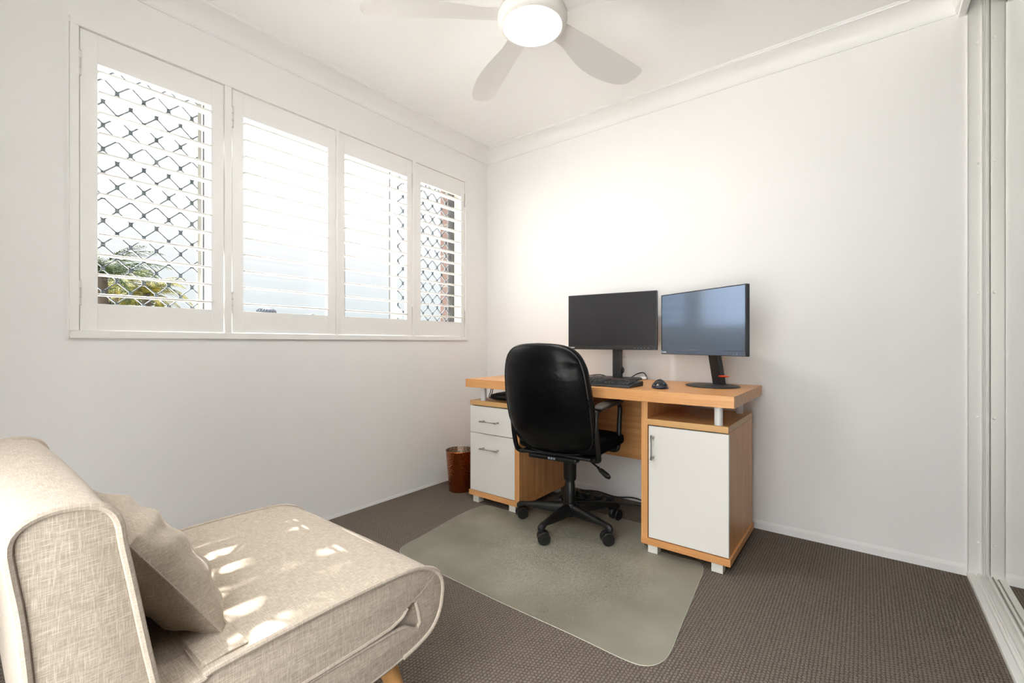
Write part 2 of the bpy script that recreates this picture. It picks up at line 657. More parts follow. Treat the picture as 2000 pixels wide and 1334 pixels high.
struct('floor', boxm(-.14, 3.3, RY - .1, .14, -.12, 0), M['carpet'])
struct('ceiling', boxm(-.14, 3.3, RY - .1, .14, H, H + .1), M['ceiling'])
bm = NB()
T = -.13
box(bm, T, 0, RY, 0, 0, WZ0)
box(bm, T, 0, RY, 0, WZ1, H)
box(bm, T, 0, RY, WY0, WZ0, WZ1)
box(bm, T, 0, WY1, 0, WZ0, WZ1)
struct('wall_left', bm, M['wall'])
bm = NB()
BX0, BX1 = -.25, -.131
box(bm, BX0, BX1, -4.5, 1.5, -3, WZ0 - .02)
box(bm, BX0, BX1, -4.5, 1.5, WZ1 + .02, 3.0)
box(bm, BX0, BX1, -4.5, WY0 - .01, WZ0 - .02, WZ1 + .02)
box(bm, BX0, BX1, WY1 - .008, 1.5, WZ0 - .02, WZ1 + .02)
struct('wall_outer', bm, M['brick'])
struct('wall_back', boxm(-.13, 3.3, 0, .12, 0, H), M['wall'])
bm = NB()
OX0, OX1, OZ0, OZ1 = 1.28, 2.56, .06, 2.12      # opening for the added glazed door behind the camera
box(bm, 0, OX0, RY - .1, RY, 0, H)
box(bm, OX1, 3.3, RY - .1, RY, 0, H)
box(bm, OX0, OX1, RY - .1, RY, OZ1, H)
box(bm, OX0, OX1, RY - .1, RY, 0, OZ0)
struct('wall_rear', bm, M['wall'])
struct('wall_right', boxm(2.80, 3.3, RY, 0, 0, H), M['wall'])

def cornice_prof():
    c = CO
    pr = [(0, -c - .006), (.007, -c - .006), (.007, -c)]
    for i in range(13):
        a = i / 12 * PI / 2
        pr.append((.009 + (c - .013) * (1 - math.cos(a)), -c + (c - .013) * math.sin(a)))
    pr += [(c - .002, -.008), (c + .002, -.007), (c + .002, 0), (0, 0)]
    return pr
def cornice(name, f0, f1):
    bm = NB()
    prism(bm, cornice_prof(), f0, f1)
    struct(name, bm, M['trim'], smooth=True)
# mitred: at each end the run is cut by 45 degrees
cornice('trim_1', lambda p: Vector((p[0], RY + p[0], H + p[1])), lambda p: Vector((p[0], -p[0], H + p[1])))
cornice('trim_2', lambda p: Vector((p[0], -p[0], H + p[1])), lambda p: Vector((2.583 - p[0], -p[0], H + p[1])))
cornice('trim_3', lambda p: Vector((2.583 - p[0], -p[0], H + p[1])), lambda p: Vector((2.583 - p[0], RY + p[0], H + p[1])))
# fascia board in front of the wardrobe track and the recess soffit
struct('trim_4', boxm(2.583, 2.607, RY, 0, 2.300, H), M['trim'], bevel=.0015)
struct('trim_5', boxm(2.607, 2.80, RY, 0, 2.372, H), M['trim'])

def skirt(bm, fn):
    pr = [(0, 0), (.0035, 0), (.0035, .030), (.0015, .040), (0, .046)]
    prism(bm, pr, *fn)
bm = NB()
skirt(bm, (lambda p: Vector((0, -p[0], p[1])), lambda p: Vector((RX, -p[0], p[1]))))
struct('baseboard_back', bm, M['wall'])
bm = NB()
skirt(bm, (lambda p: Vector((p[0] * .4, RY, p[1] * .4)), lambda p: Vector((p[0] * .4, 0, p[1] * .4))))
struct('baseboard_left', bm, M['wall'])

# unseen glazed sliding door, added to bring fill light from the rear
bm = NB()
for x in (OX0, 1.90, OX1 - .045):
    box(bm, x, x + .045, RY - .075, RY - .03, OZ0, OZ1)
box(bm, OX0, OX1, RY - .075, RY - .03, OZ0, OZ0 + .05)
box(bm, OX0, OX1, RY - .075, RY - .03, OZ1 - .045, OZ1)
gd = struct('added_door_1', bm, M['alu_white'])
for xa, xb in ((OX0 + .046, 1.899), (1.946, OX1 - .046)):
    obj('glass_pane', boxm(xa, xb, RY - .055, RY - .05, OZ0 + .051, OZ1 - .046), M['glass'], gd)

# ------------------------------------------------------------------ shutter frame
bm = NB()
FX0, FX1 = -.034, .013
FY0, FY1, FZ0, FZ1 = -2.309, -.236, .973, 2.145
IY0, IY1, IZ0, IZ1 = -2.283, -.254, .999, 2.118
box(bm, FX0, FX1, FY0, FY1, FZ0, IZ0)
box(bm, FX0, FX1, FY0, FY1, IZ1, FZ1)
box(bm, FX0, FX1, FY0, IY0, IZ0, IZ1)
box(bm, FX0, FX1, IY1, FY1, IZ0, IZ1)
struct('trim_7', bm, M['shutter'], bevel=.002)
bm = NB()
for a, b_ in ((-1.805, -1.777), (-1.259, -1.243), (-.733, -.708)):
    box(bm, FX0, FX1 - .002, a, b_, IZ0, IZ1)
struct('trim_8', bm, M['shutter'], bevel=.0015)

# ------------------------------------------------------------------ four hinged louvre shutters
def louvre_bm(y0, y1, zc):
    bm = NB()
    pr = []
    n = 18
    for i in range(n):
        a = 2 * PI * i / n
        pr.append((.0318 * math.cos(a), .0052 * math.copysign(abs(math.sin(a)) ** .8, math.sin(a))))
    tl = math.radians(-2.0)
    def f(y):
        return lambda p: Vector((-.0095 + p[0] * math.cos(tl) - p[1] * math.sin(tl), y, zc + p[0] * math.sin(tl) + p[1] * math.cos(tl)))
    prism(bm, pr, f(y0), f(y1))
    return bm
PANELS = (
    (-2.280, -1.808, 'left', -2.231, -1.857, 'white louvre shutter panel furthest left, diamond security grille and palms behind it'),
    (-1.773, -1.262, 'left', -1.726, -1.309, 'second white louvre shutter panel from the left, plain pale sky behind it'),
    (-1.240, -.736, 'right', -1.209, -.776, 'third white louvre shutter panel from the left, window latch visible behind it'),
    (-.705, -.257, 'right', -.663, -.290, 'narrowest looking white louvre shutter panel nearest the room corner, grille and brick edge behind it'),
)
for (y0, y1, hs, gy0, gy1, lab) in PANELS:
    t = thing('louvre_shutter', lab, 'window shutter', (-.0095, (y0 + y1) / 2, IZ0 + .003), 0, 'hinged louvre shutters over the window')
    x0, x1 = -.0230, .0040
    z0, z1 = IZ0 + .003, IZ1 - .003
    gz0, gz1 = 1.103, 2.006
    obj('stile', boxm(x0, x1, y0, gy0, z0, z1), M['shutter'], t, bevel=.0012)
    obj('stile', boxm(x0, x1, gy1, y1, z0, z1), M['shutter'], t, bevel=.0012)
    obj('bottom_rail', boxm(x0, x1 - .0006, gy0, gy1, z0 + .001, gz0), M['shutter'], t, bevel=.001)
    obj('top_rail', boxm(x0, x1 - .0006, gy0, gy1, gz1, z1 - .001), M['shutter'], t, bevel=.001)
    for k in range(12):
        obj('louvre', louvre_bm(gy0 + .0015, gy1 - .0015, 1.1375 + k * .0761), M['shutter'], t, smooth=True)
    hy = y0 - .002 if hs == 'left' else y1 + .002
    for hz in (1.14, 1.985):
        bm = NB()
        tube(bm, [(.008, hy, hz - .045), (.008, hy, hz + .045)], .0038, 10)
        for dz in (-.045, -.016, .016, .045):
            tube(bm, [(.008, hy, hz + dz - .0025), (.008, hy, hz + dz + .0025)], .0050, 10)
        obj('hinge', bm, M['hinge'], t, smooth=True)

# ------------------------------------------------------------------ aluminium window outside the shutters
win = NB()
def fr(bm, y0, y1, z0, z1, w, x0, x1):
    box(bm, x0, x1, y0, y1, z0, z0 + w)
    box(bm, x0, x1, y0, y1, z1 - w, z1)
    box(bm, x0, x1, y0, y0 + w, z0 + w, z1 - w)
    box(bm, x0, x1, y1 - w, y1, z0 + w, z1 - w)
fr(win, WY0 + .002, WY1 - .002, WZ0 + .002, WZ1 - .002, .030, -.128, -.060)
w1 = struct('window_1', win, M['alu_white'], bevel=.001)
bm = NB()
for a in (-1.842, -.812):
    box(bm, -.122, -.078, a - .006, a + .024, WZ0 + .032, WZ1 - .032)
obj('mullion', bm, M['alu_white'], w1, bevel=.001)
bm = NB()
for a in (-1.8495, -1.8175, -.8195, -.7875):
    box(bm, -.121, -.110, a, a + .003, WZ0 + .032, WZ1 - .032)
for a in (-.285,):
    box(bm, -.126, -.080, a, a + .006, WZ0 + .032, WZ1 - .032)
obj('gasket', bm, M['frame_dark'], w1)
for a, b_ in ((-2.262, -1.850), (-1.814, -.820), (-.784, -.281)):
    obj('glass_pane', boxm(-.104, -.100, a, b_, WZ0 + .034, WZ1 - .034), M['glass'], w1)
bm = NB()
box(bm, -.078, -.062, -.786, -.762, 1.115, 1.175)
box(bm, -.062, -.048, -.780, -.768, 1.135, 1.160)
obj('window_latch', bm, M['alu_white'], w1, bevel=.003, label='cream window latch')

# ------------------------------------------------------------------ diamond security screens
def grille(y0, y1, z0, z1, xc, dy=0):
    bm = NB()
    W, Hh = .0868, .096
    t = .0032
    fl = .0125
    def bar(pts, w):
        for (a, b2) in zip(pts, pts[1:]):
            a = Vector((0, *a)); b2 = Vector((0, *b2))
            d = (b2 - a)
            L = d.length
            if L < 1e-5: continue
            d.normalize()
            nrm = Vector((0, -d.z, d.y))
            c = [a + nrm * w, b2 + nrm * w, b2 - nrm * w, a - nrm * w]
            v0 = [bm.verts.new(p + Vector((xc - .0055, 0, 0))) for p in c]
            v1 = [bm.verts.new(p + Vector((xc + .0055, 0, 0))) for p in c]
            bm.faces.new(v0[::-1]); bm.faces.new(v1)
            for i in range(4):
                bm.faces.new((v0[i], v0[(i + 1) % 4], v1[(i + 1) % 4], v1[i]))
    def clip(p, q2):
        # clip a segment to the opening
        (ya, za), (yb, zb) = p, q2
        ts = [0., 1.]
        for lo, hi, a, b2 in ((y0, y1, ya, yb), (z0, z1, za, zb)):
            d = b2 - a
            if abs(d) < 1e-9:
                if a < lo or a > hi: return None
                continue
            t0, t1 = sorted(((lo - a) / d, (hi - a) / d))
            ts[0] = max(ts[0], t0); ts[1] = min(ts[1], t1)
        if ts[0] >= ts[1] - 1e-4: return None
        g = lambda s: (ya + (yb - ya) * s, za + (zb - za) * s)
        return g(ts[0]), g(ts[1])
    nj = int((z1 - z0) / (Hh / 2)) + 4
    ni = int((y1 - y0) / W) + 4
    oz = 1.256 - 60 * Hh / 2
    oy = -2.192 - 10 * W + dy
    for j in range(0, 120):
        zc = oz + j * Hh / 2
        if zc < z0 - .1 or zc > z1 + .1: continue
        for i in range(0, 60):
            yc = oy + i * W + (W / 2 if j % 2 else 0)
            if yc < y0 - .1 or yc > y1 + .1: continue
            s = clip((yc, zc - fl / 2 - .003), (yc, zc + fl / 2 + .003))
            if s: bar(s, .0062)
            for sg in (-1, 1):
                s = clip((yc + sg * .003, zc + fl / 2), (yc + sg * (W / 2 - .003), zc + Hh / 2 - fl / 2))
                if s: bar(s, t * .62)
    return bm
for (y0, y1, lab, dy) in ((-2.285, -1.852, 'grey diamond security grille behind the leftmost shutter panel', 0), (-.782, -.262, 'grey diamond security grille behind the shutter panel nearest the corner', .02)):
    t = thing('security_screen', lab, 'window screen', (-.145, (y0 + y1) / 2, WZ0 + .004), 0, 'diamond security grilles')
    bm = NB()
    fr(bm, y0, y1, WZ0 + .006, WZ1 - .006, .014, -.148, -.132)
    obj('screen_frame', bm, M['screen_light'] if dy == 0 else M['frame_dark'], t)
    obj('grille', grille(y0 + .014, y1 - .014, WZ0 + .02, WZ1 - .02, -.140, dy), M['screen_grey'], t)

# ------------------------------------------------------------------ mirrored wardrobe doors
bm = NB()
box(bm, RX, 2.80, -.004, -.0005, .0, 2.372)
struct('trim_9', bm, M['track_white'])
bm = NB()
box(bm, RX, RX + .003, -.008, -.0035, .02, 2.372)
box(bm, MX - .014, MX - .011, -.014, -.0035, .02, 2.372)
struct('trim_10', bm, M['track_white'], bevel=.001)
bm = NB()
for z in (2.176, 1.682, 1.159, .654, .145):
    lathe(bm, [(.0055, 0), (.0055, .0015), (.003, .0035)], n=12, mtx=Matrix.Translation((2.641, -.004, z)) @ Matrix.Rotation(PI / 2, 4, 'X'))
struct('trim_11', bm, M['trim'])
bm = NB()
box(bm, RX - .001, 2.80, RY, -.0005, 0, .012)
box(bm, RX - .001, RX + .020, RY, -.0005, .012, .017)
box(bm, RX + .030, RX + .036, RY, -.0005, .012, .022)
struct('trim_12', bm, M['track_white'], bevel=.0015)
for (a, b_, dx, lab) in ((-1.05, -.012, 0, 'white framed mirror wardrobe door meeting the back wall'), (-3.10, -1.00, .045, 'white framed mirror wardrobe door beside the camera, furthest from the back wall')):
    t = thing('mirror_door', lab, 'wardrobe door', (MX + dx, (a + b_) / 2, .018), 0, 'sliding mirror wardrobe doors')
    obj('mirror', boxm(MX + dx, MX + .006 + dx, a + .012, b_ - .010, .040, 2.340), M['mirror'], t)
    bm = NB()
    box(bm, MX - .004 + dx, MX + .022 + dx, b_ - .012, b_, .019, 2.365)
    box(bm, MX - .004 + dx, MX + .022 + dx, a, a + .012, .019, 2.365)
    box(bm, MX - .004 + dx, MX + .022 + dx, a + .012, b_ - .012, .019, .042)
    box(bm, MX - .004 + dx, MX + .022 + dx, a + .012, b_ - .012, 2.338, 2.365)
    obj('door_frame', bm, M['track_white'], t, bevel=.002)

# ================================================================== CEILING FAN
FC = (1.273, -1.195)
fan = thing('ceiling_fan', 'white five blade ceiling fan with a round lit lamp at its centre', 'ceiling fan', (FC[0], FC[1], H))
def at(z=0): return (FC[0], FC[1], z)
bm = NB()
lathe(bm, [(.078, H - .0005), (.082, H - .02), (.070, H - .055), (.050, H - .085), (.050, H - .11), (.110, H - .125), (.125, H - .14), (.128, 2.222)], at(), 48)
obj('motor_housing', bm, M['fan_body'], fan, smooth=True)
bm = NB()
lathe(bm, [(.110, 2.213), (.132, 2.208), (.134, 2.196), (.131, 2.182), (.124, 2.172), (.113, 2.168), (.106, 2.172), (.104, 2.185)], at(), 64, cap=False)
obj('light_ring', bm, M['fan_body'], fan, smooth=True)
bm = NB()
lathe(bm, [(.118, 2.2225), (.118, 2.207)], at(), 48)  # brown puts the shadow of the recess into the ring's colour
obj('gap_ring', bm, M['gap_brown'], fan, smooth=True, label='brown ring coloured like the shadow in the gap')
bm = NB()
lathe(bm, [(.1052, 2.178), (.1052, 2.1705), (.098, 2.166), (.08, 2.1625), (.045, 2.1605), (.01, 2.160)], at(), 64)
obj('lamp_diffuser', bm, M['lamp'], fan, smooth=True, label='glowing round diffuser')
def blade(ang):
    bm = NB()
    keys = [(.095, -.042, .046), (.135, -.042, .048), (.17, -.043, .047), (.21, -.044, .052), (.26, -.045, .068), (.32, -.046, .086),
            (.38, -.046, .097), (.44, -.046, .101), (.50, -.047, .098), (.56, -.047, .088), (.60, -.047, .077), (.625, -.045, .064), (.642, -.038, .045), (.650, -.022, .012), (.651, -.012, -.002)]
    R = Matrix.Translation((FC[0], FC[1], 2.214)) @ Matrix.Rotation(ang, 4, 'Z')
    nc = 8
    top, bot = [], []
    for (r, a, b2) in keys:
        T_, B_ = [], []
        pitch = math.radians(9 + 5 * min(1, max(0, (r - .12) / .2)))
        for i in range(nc + 1):
            s = i / nc
            t = a + (b2 - a) * s
            camb = .006 * (1 - (2 * s - 1) ** 2)
            z = -math.sin(pitch) * (t - 0.0) + camb
            th = .0035 * (1 - (2 * s - 1) ** 4) + .0006
            T_.append(bm.verts.new(R @ Vector((r, t * math.cos(pitch), z + th))))
            B_.append(bm.verts.new(R @ Vector((r, t * math.cos(pitch), z - th))))
        top.append(T_); bot.append(B_)
    n = len(keys)
    for i in range(n - 1):
        for j in range(nc):
            bm.faces.new((top[i][j], top[i + 1][j], top[i + 1][j + 1], top[i][j + 1]))
            bm.faces.new((bot[i][j], bot[i][j + 1], bot[i + 1][j + 1], bot[i + 1][j]))
        bm.faces.new((top[i][0], bot[i][0], bot[i + 1][0], top[i + 1][0]))
        bm.faces.new((top[i][nc], top[i + 1][nc], bot[i + 1][nc], bot[i][nc]))
    for i in (0, n - 1):
        for j in range(nc):
            bm.faces.new((top[i][j], top[i][j + 1], bot[i][j + 1], bot[i][j]))
    return bm
for k in range(5):
    obj('fan_blade', blade(math.radians(220.3 - 72 * k)), M['fan'], fan, smooth=True)

# ================================================================== DESK
DZ = .740
desk = thing('desk', 'light beech desk with white drawer and cupboard fronts against the back wall', 'desk', (1.12, -.36, 0))
obj('desktop', boxm(.384, 1.868, -.640, -.022, .691, DZ), M['wood_x'], desk, bevel=.0015)
obj('modesty_panel', boxm(.766, 1.469, -.135, -.119, .29, .690), M['wood_x'], desk)
for x in (.488, 1.798):
    for y in (-.592, -.19):
        bm = NB()
        lathe(bm, [(.0165, .612), (.0165, .690)], (x, y, 0), 24)
        obj('spacer_post', bm, M['pillar'], desk, smooth=True, label='white metal spacer post')
def pedestal(x0, x1, px0, px1, side):
    # x0..x1 whole width, px0..px1 the thick inner side that runs up to the desktop
    ym, yb = -.592, -.118
    obj('inner_side', boxm(px0, px1, -.610, yb, .068, .690), M['wood_z'], desk, bevel=.0008)
    ix0, ix1 = (x0 + .010, px0) if side < 0 else (px1, x1 - .008)
    obj('cabinet_top', boxm(ix0, ix1, -.612, yb, .584, .611), M['wood_edge'], desk, bevel=.0008)
    ox = (ix0, ix0 + .018) if side < 0 else (ix1 - .018, ix1)
    obj('outer_side', boxm(ox[0], ox[1], ym, yb, .068, .583), M['wood_z'], desk)
    a, b2 = (ox[1], px0) if side < 0 else (px1, ox[0])
    obj('cabinet_back', boxm(a, b2, yb - .016, yb - .001, .068, .583), M['wood_z'], desk)
    obj('plinth', boxm(x0, x1, -.613, yb + .004, .039, .068), M['wood_x'], desk, bevel=.0008)
    for fx in (x0 + .030, x1 - .075):
        for fy in (-.607, yb - .05):
            obj('foot', boxm(fx, fx + .045, fy, fy + .045, .0035 if fy < -.5 and fx > .6 and fx < 1.55 else .0008, .0388), M['foot_white'], desk, bevel=.001, label='white square foot')
    return ix0, ix1
def bar_handle(parent, p0, p1, face_y):
    bm = NB()
    p0 = Vector(p0); p1 = Vector(p1)
    off = Vector((0, -.028, 0))
    d = (p1 - p0).normalized()
    tube(bm, [p0 + off - d * .004, p1 + off + d * .004], .0048, 12)
    for p in (p0 + d * .006, p1 - d * .006):
        tube(bm, [p, p + off], .0055, 12)
    obj('handle', bm, M['steel'], parent, smooth=True, label='brushed steel bar handle')
FY = -.609
ix0, ix1 = pedestal(.386, .767, .735, .767, -1)
f = obj('drawer', boxm(ix0 - .001, .734, FY, -.592, .4195, .578), M['white_front'], desk, bevel=.001, label='white shallow top drawer')
bar_handle(f, (.497, FY, .494), (.619, FY, .494), FY)
f = obj('drawer', boxm(ix0 - .001, .734, FY, -.592, .0715, .4155), M['white_front'], desk, bevel=.001, label='white deep lower drawer')
bar_handle(f, (.497, FY, .333), (.619, FY, .333), FY)
ix0, ix1 = pedestal(1.470, 1.848, 1.470, 1.500, 1)
f = obj('cupboard_door', boxm(1.5045, ix1 + .001, FY, -.592, .0725, .579), M['white_front'], desk, bevel=.001, label='white cupboard door')
bar_handle(f, (1.527, FY, .435), (1.527, FY, .537), FY)
for (x0, x1) in ((.398, .734), (1.501, 1.838)):  # dark sheets paint the shade seen through the gaps between fronts
    obj('gap_shade_sheet', boxm(x0, x1, -.5915, -.588, .070, .5835), M['frame_dark'], desk, label='dark sheet standing in for shade in the gaps between the fronts')

# ================================================================== MONITORS
def text_mesh(txt, size, ext):
    cu = bpy.data.curves.new('lettering', 'FONT')
    cu.body = txt
    cu.size = size
    cu.extrude = ext
    cu.offset = .00035
    cu.align_x = 'LEFT'
    o = bpy.data.objects.new('lettering_tmp', cu)
    COL.objects.link(o)
    dg = bpy.context.evaluated_depsgraph_get()
    dg.update()
    me = bpy.data.meshes.new_from_object(o.evaluated_get(dg))
    bm = NB()
    bm.from_mesh(me)
    bpy.data.objects.remove(o)
    return bm

def monitor(name, label, cx, cy, yaw, zb, zt, scr, kind, base_dy, base_dx=0):
    t = thing(name, label, 'monitor', (cx, cy, DZ + .001), yaw, 'computer monitors on the desk')
    w = .54
    z0, z1 = zb - DZ - .001, zt - DZ - .001
    # local frame: x along the screen, -y towards the viewer
    obj('housing', boxm(-w / 2, w / 2, .0, .022, z0, z1), M['mon_side'], t, local=True, bevel=.003)
    bm = NB()
    box(bm, -.13, .13, .022, .040, z0 + .06, z1 - .07)
    obj('rear_cover', bm, M['mon_black'], t, local=True, bevel=.008)
    s = obj('screen', boxm(-w / 2 + .0055, w / 2 - .0055, -.0012, .0004, z0 + .0245, z1 - .0055), scr, t, local=True)
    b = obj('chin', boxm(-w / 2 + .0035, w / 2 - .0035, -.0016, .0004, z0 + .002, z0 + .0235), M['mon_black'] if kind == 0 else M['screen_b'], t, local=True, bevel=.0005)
    bm = text_mesh('Lenovo', .0115, .0003)
    bm.transform(Matrix.Translation((-w / 2 + .009, -.0021, z0 + .0085)) @ Matrix.Rotation(PI / 2, 4, 'X'))
    obj('lettering', bm, M['logo'], b, local=True, label='white maker name lettering')
    for k in range(5):
        x = w / 2 - .125 + k * .019
        obj('button_mark', boxm(x, x + .0035, -.0022, -.0014, z0 + .008, z0 + .0115), M['icon'], b, local=True)
    obj('status_light', boxm(w / 2 - .018, w / 2 - .010, -.0022, -.0014, z0 + .0045, z0 + .0060), M['icon'], b, local=True)
    # neck
    if kind == 0:
        bm = NB()
        box(bm, -.002, .048, .042, .078, .012, z0 + .17)
        neck = obj('neck', bm, M['mon_black'], t, local=True, bevel=.003)
        bm = NB()
        lathe(bm, [(.017, 0), (.020, .006), (.014, .012)], n=18, mtx=Matrix.Translation((.048, .060, .055)) @ Matrix.Rotation(PI / 2, 4, 'Y'))
        obj('cable_clip', bm, M['mon_black'], neck, local=True, smooth=True)
        poly = [(-.155, .13), (-.135, -.055), (-.128, -.062), (.128, -.062), (.136, -.055), (.150, .03), (.155, .13), (.145, .138), (-.145, .138)]
        bm = NB()
        prism(bm, poly, lambda p: Vector((p[0], p[1] + base_dy, 0)), lambda p: Vector((p[0] * .985, p[1] * .985 + base_dy, .012)))
        bs = obj('stand_base', bm, M['mon_black'], t, local=True, bevel=.003)
        obj('red_strip', boxm(-.105, .075, -.043 + base_dy, -.030 + base_dy, .0119, .0128), M['red_strip'], bs, local=True, label='dark red strip')
    else:
        lean = .045
        bm = NB()
        poly = [(-.029, -.012), (.029, -.012), (.034, .008), (.026, .020), (-.026, .020), (-.034, .008)]
        prism(bm, poly, lambda p: Vector((p[0] + base_dx, p[1] + .075 + lean, .008)), lambda p: Vector((p[0] + base_dx * .2, p[1] + .06, z0 + .18)))
        neck = obj('neck', bm, M['mon_black'], t, local=True, bevel=.003)
        bm = NB()
        tube(bm, [(.024 + base_dx, .098, .050), (.040 + base_dx, .094, .051), (.062 + base_dx, .088, .052), (.104 + base_dx, .078, .055)], [.0062, .0058, .0048, .0008], 12)
        obj('cable_hook', bm, M['clip_red'], neck, local=True, smooth=True, label='orange red pointed cable hook')
        bm = NB()
        rs = [(.140, 0), (.142, .002), (.141, .005), (.128, .0075), (.06, .009), (.01, .0092)]
        rings = []
        N = 48
        for r, z in rs:
            ring = []
            for k in range(N):
                a = 2 * PI * k / N
                ring.append(bm.verts.new(Vector((base_dx + r * math.cos(a) * .93, base_dy + r * math.sin(a) * .82, z))))
            rings.append(ring)
        for A, B in zip(rings, rings[1:]):
            for k in range(N):
                bm.faces.new((A[k], A[(k + 1) % N], B[(k + 1) % N], B[k]))
        bm.faces.new(rings[0][::-1]); bm.faces.new(rings[-1])
        obj('stand_base', bm, M['mon_black'], t, local=True, smooth=True)
    return t
monitor('monitor', 'black switched off monitor with dark grey screen, nearer the left wall', 1.112, -.190, math.radians(4.1), .9165, 1.245, M['screen_a'], 0, 0)
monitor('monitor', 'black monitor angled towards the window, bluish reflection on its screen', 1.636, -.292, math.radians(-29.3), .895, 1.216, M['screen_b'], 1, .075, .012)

# ================================================================== KEYBOARD, MOUSE, SMALL THINGS ON THE DESK
kb = thing('keyboard', 'black full size keyboard with a front lip in front of the left monitor', 'keyboard', (1.175, -.50, DZ + .0008), math.radians(-1.5))
bm = NB()
pr = [(-.085, 0), (-.083, .009), (-.060, .013), (.078, .024), (.085, .022), (.085, 0)]
prism(bm, pr, lambda p: Vector((-.228, p[0], p[1])), lambda p: Vector((.228, p[0], p[1])))
obj('keyboard_body', bm, M['key_body'], kb, local=True, bevel=.003)
key_mesh = {}
def key(x, y, wd):
    k = round(wd, 4)
    zz = .0145 + (y + .060) * .0797 - .0005
    if k not in key_mesh:
        bm = NB()
        a, c = wd / 2 - .0008, .0078
        v0 = [(-a, -c, 0), (a, -c, 0), (a, c, 0), (-a, c, 0)]
        v1 = [(-a + .002, -c + .002, .0068), (a - .002, -c + .002, .0068), (a - .002, c - .0015, .0076), (-a + .002, c - .0015, .0076)]
        A = [bm.verts.new(p) for p in v0]; B = [bm.verts.new(p) for p in v1]
        bm.faces.new(A[::-1]); bm.faces.new(B)
        for i in range(4):
            bm.faces.new((A[i], A[(i + 1) % 4], B[(i + 1) % 4], B[i]))
        o = obj('key', bm, M['key'], kb, local=True)
        key_mesh[k] = o
    else:
        o = key_mesh[k].copy()
        COL.objects.link(o)
    o.location = (x, y, zz)
U = .0188
rows = [
    (-.046, [1.4, 1.2, 1.4, 6.1, 1.4, 1.2, 1.2, 1.1]),
    (-.027, [2.3] + [1] * 10 + [2.7]),
    (-.008, [1.8] + [1] * 11 + [2.2]),
    (.011, [1.5] + [1] * 12 + [1.5]),
    (.030, [1] * 13 + [2.0]),
    (.053, [1] + [1.1] * 12 + [.8]),
]
for y, ws in rows:
    x = -.221
    for wd in ws:
        key(x + wd * U / 2, y, wd * U)
        x += wd * U
    if y in (-.046, -.008):
        pass
for y in (-.046, -.027, -.008, .011, .030):
    for c_ in range(3):
        key(.168 + c_ * U, y, U)
for (x, y) in ((.092, -.046), (.111, -.046), (.130, -.046), (.111, -.027)):
    key(x, y, U)

mo = thing('mouse', 'black curved computer mouse with a dark blue lower edge right of the keyboard', 'mouse', (1.510, -.480, DZ + .0008), math.radians(18))
def mouse_fn(x, y, z):
    hz = .020 + .020 * y
    yy = z * .056
    ridge = (1 - .25 * z) if z > 0 else 1 - .1 * abs(z)
    hump = .043 * (1 - (z * .85 + .12) ** 2)
    return Vector((x * (.036 - .004 * math.cos(z * 4)), yy, max(0, (y * .5 + .5)) * hump * (1 - .35 * x * x) + (.0 if y > -.9 else 0)))
bm = NB()
superloft(bm, mouse_fn, 20, 32, p=2.6, q=2.0, pu=1.6)
obj('mouse_shell', bm, M['mouse_top'], mo, local=True, smooth=True)
bm = NB()
superloft(bm, lambda x, y, z: Vector((x * .0385, z * .058, .006 + y * .006)), 16, 28, p=2.6, q=2, pu=2)
obj('mouse_base', bm, M['mouse_blue'], mo, local=True, smooth=True, label='dark blue lower rim')
bm = NB()
lathe(bm, [(.010, -.003), (.011, 0), (.010, .003)], n=20, mtx=Matrix.Translation((0, .030, .030)) @ Matrix.Rotation(PI / 2, 4, 'Y'))
obj('scroll_wheel', bm, M['mouse_wheel'], mo, local=True, smooth=True)

def cable(name, pts, r, label, cat='cable', group=None, k=8):
    bm = NB()
    P = catmull(pts, k)
    tube(bm, P, r, 8)
    z = min(p.z for p in P)
    return solo(name, bm, M['cable'], (P[0].x, P[0].y, z), label, cat, group, smooth=True)
cable('cable', [(.90, -.12, DZ + .006), (.95, -.10, DZ + .016), (1.0, -.085, DZ + .020), (1.03, -.036, DZ + .005), (1.10, -.032, DZ + .004)], .0028, 'thin black cable lying on the desktop left of the left monitor stand')
cable('cable', [(1.17, -.020 - .02, DZ + .004), (1.21, -.034, DZ + .030), (1.245, -.034, DZ + .040), (1.262, -.032, DZ + .030), (1.275, -.034, DZ + .004)], .0030, 'black cable looping on the desktop right of the left monitor stand')
bm = NB()
superloft(bm, lambda x, y, z: Vector((1.262 + x * .020, -.058 + z * .012, DZ + .010 + y * .0085)), 12, 20, 3, 2, 2.4)
solo('power_plug', bm, M['trim'], (1.262, -.058, DZ + .001), 'small white plug lying behind the left monitor stand', 'plug', smooth=True)

dev = thing('electronic_box', 'flat black electronic box lying on the shelf above the drawers', 'electronic device', (.60, -.44, .612), math.radians(6))
bm = NB()
superloft(bm, lambda x, y, z: Vector((x * .13, z * .105, .020 + y * .0185)), 18, 36, 5, 3, 3)
obj('device_body', bm, M['plastic_black'], dev, local=True, smooth=True)
bm = NB()
box(bm, -.09, .09, -.07, .06, .0385, .0405)
obj('device_lid', bm, M['mon_black'], dev, local=True, bevel=.001)
cable('cable', [(.471, -.50, .688), (.463, -.50, .655), (.444, -.49, .617), (.430, -.38, .6145), (.44, -.27, .6145)], .0026, 'left one of two thin black cables dropping behind the left spacer post', group='cables behind the left spacer post')
cable('cable', [(.484, -.50, .688), (.477, -.50, .655), (.458, -.49, .617), (.442, -.38, .6145), (.455, -.26, .6145)], .0026, 'right one of two thin black cables dropping behind the left spacer post', group='cables behind the left spacer post')

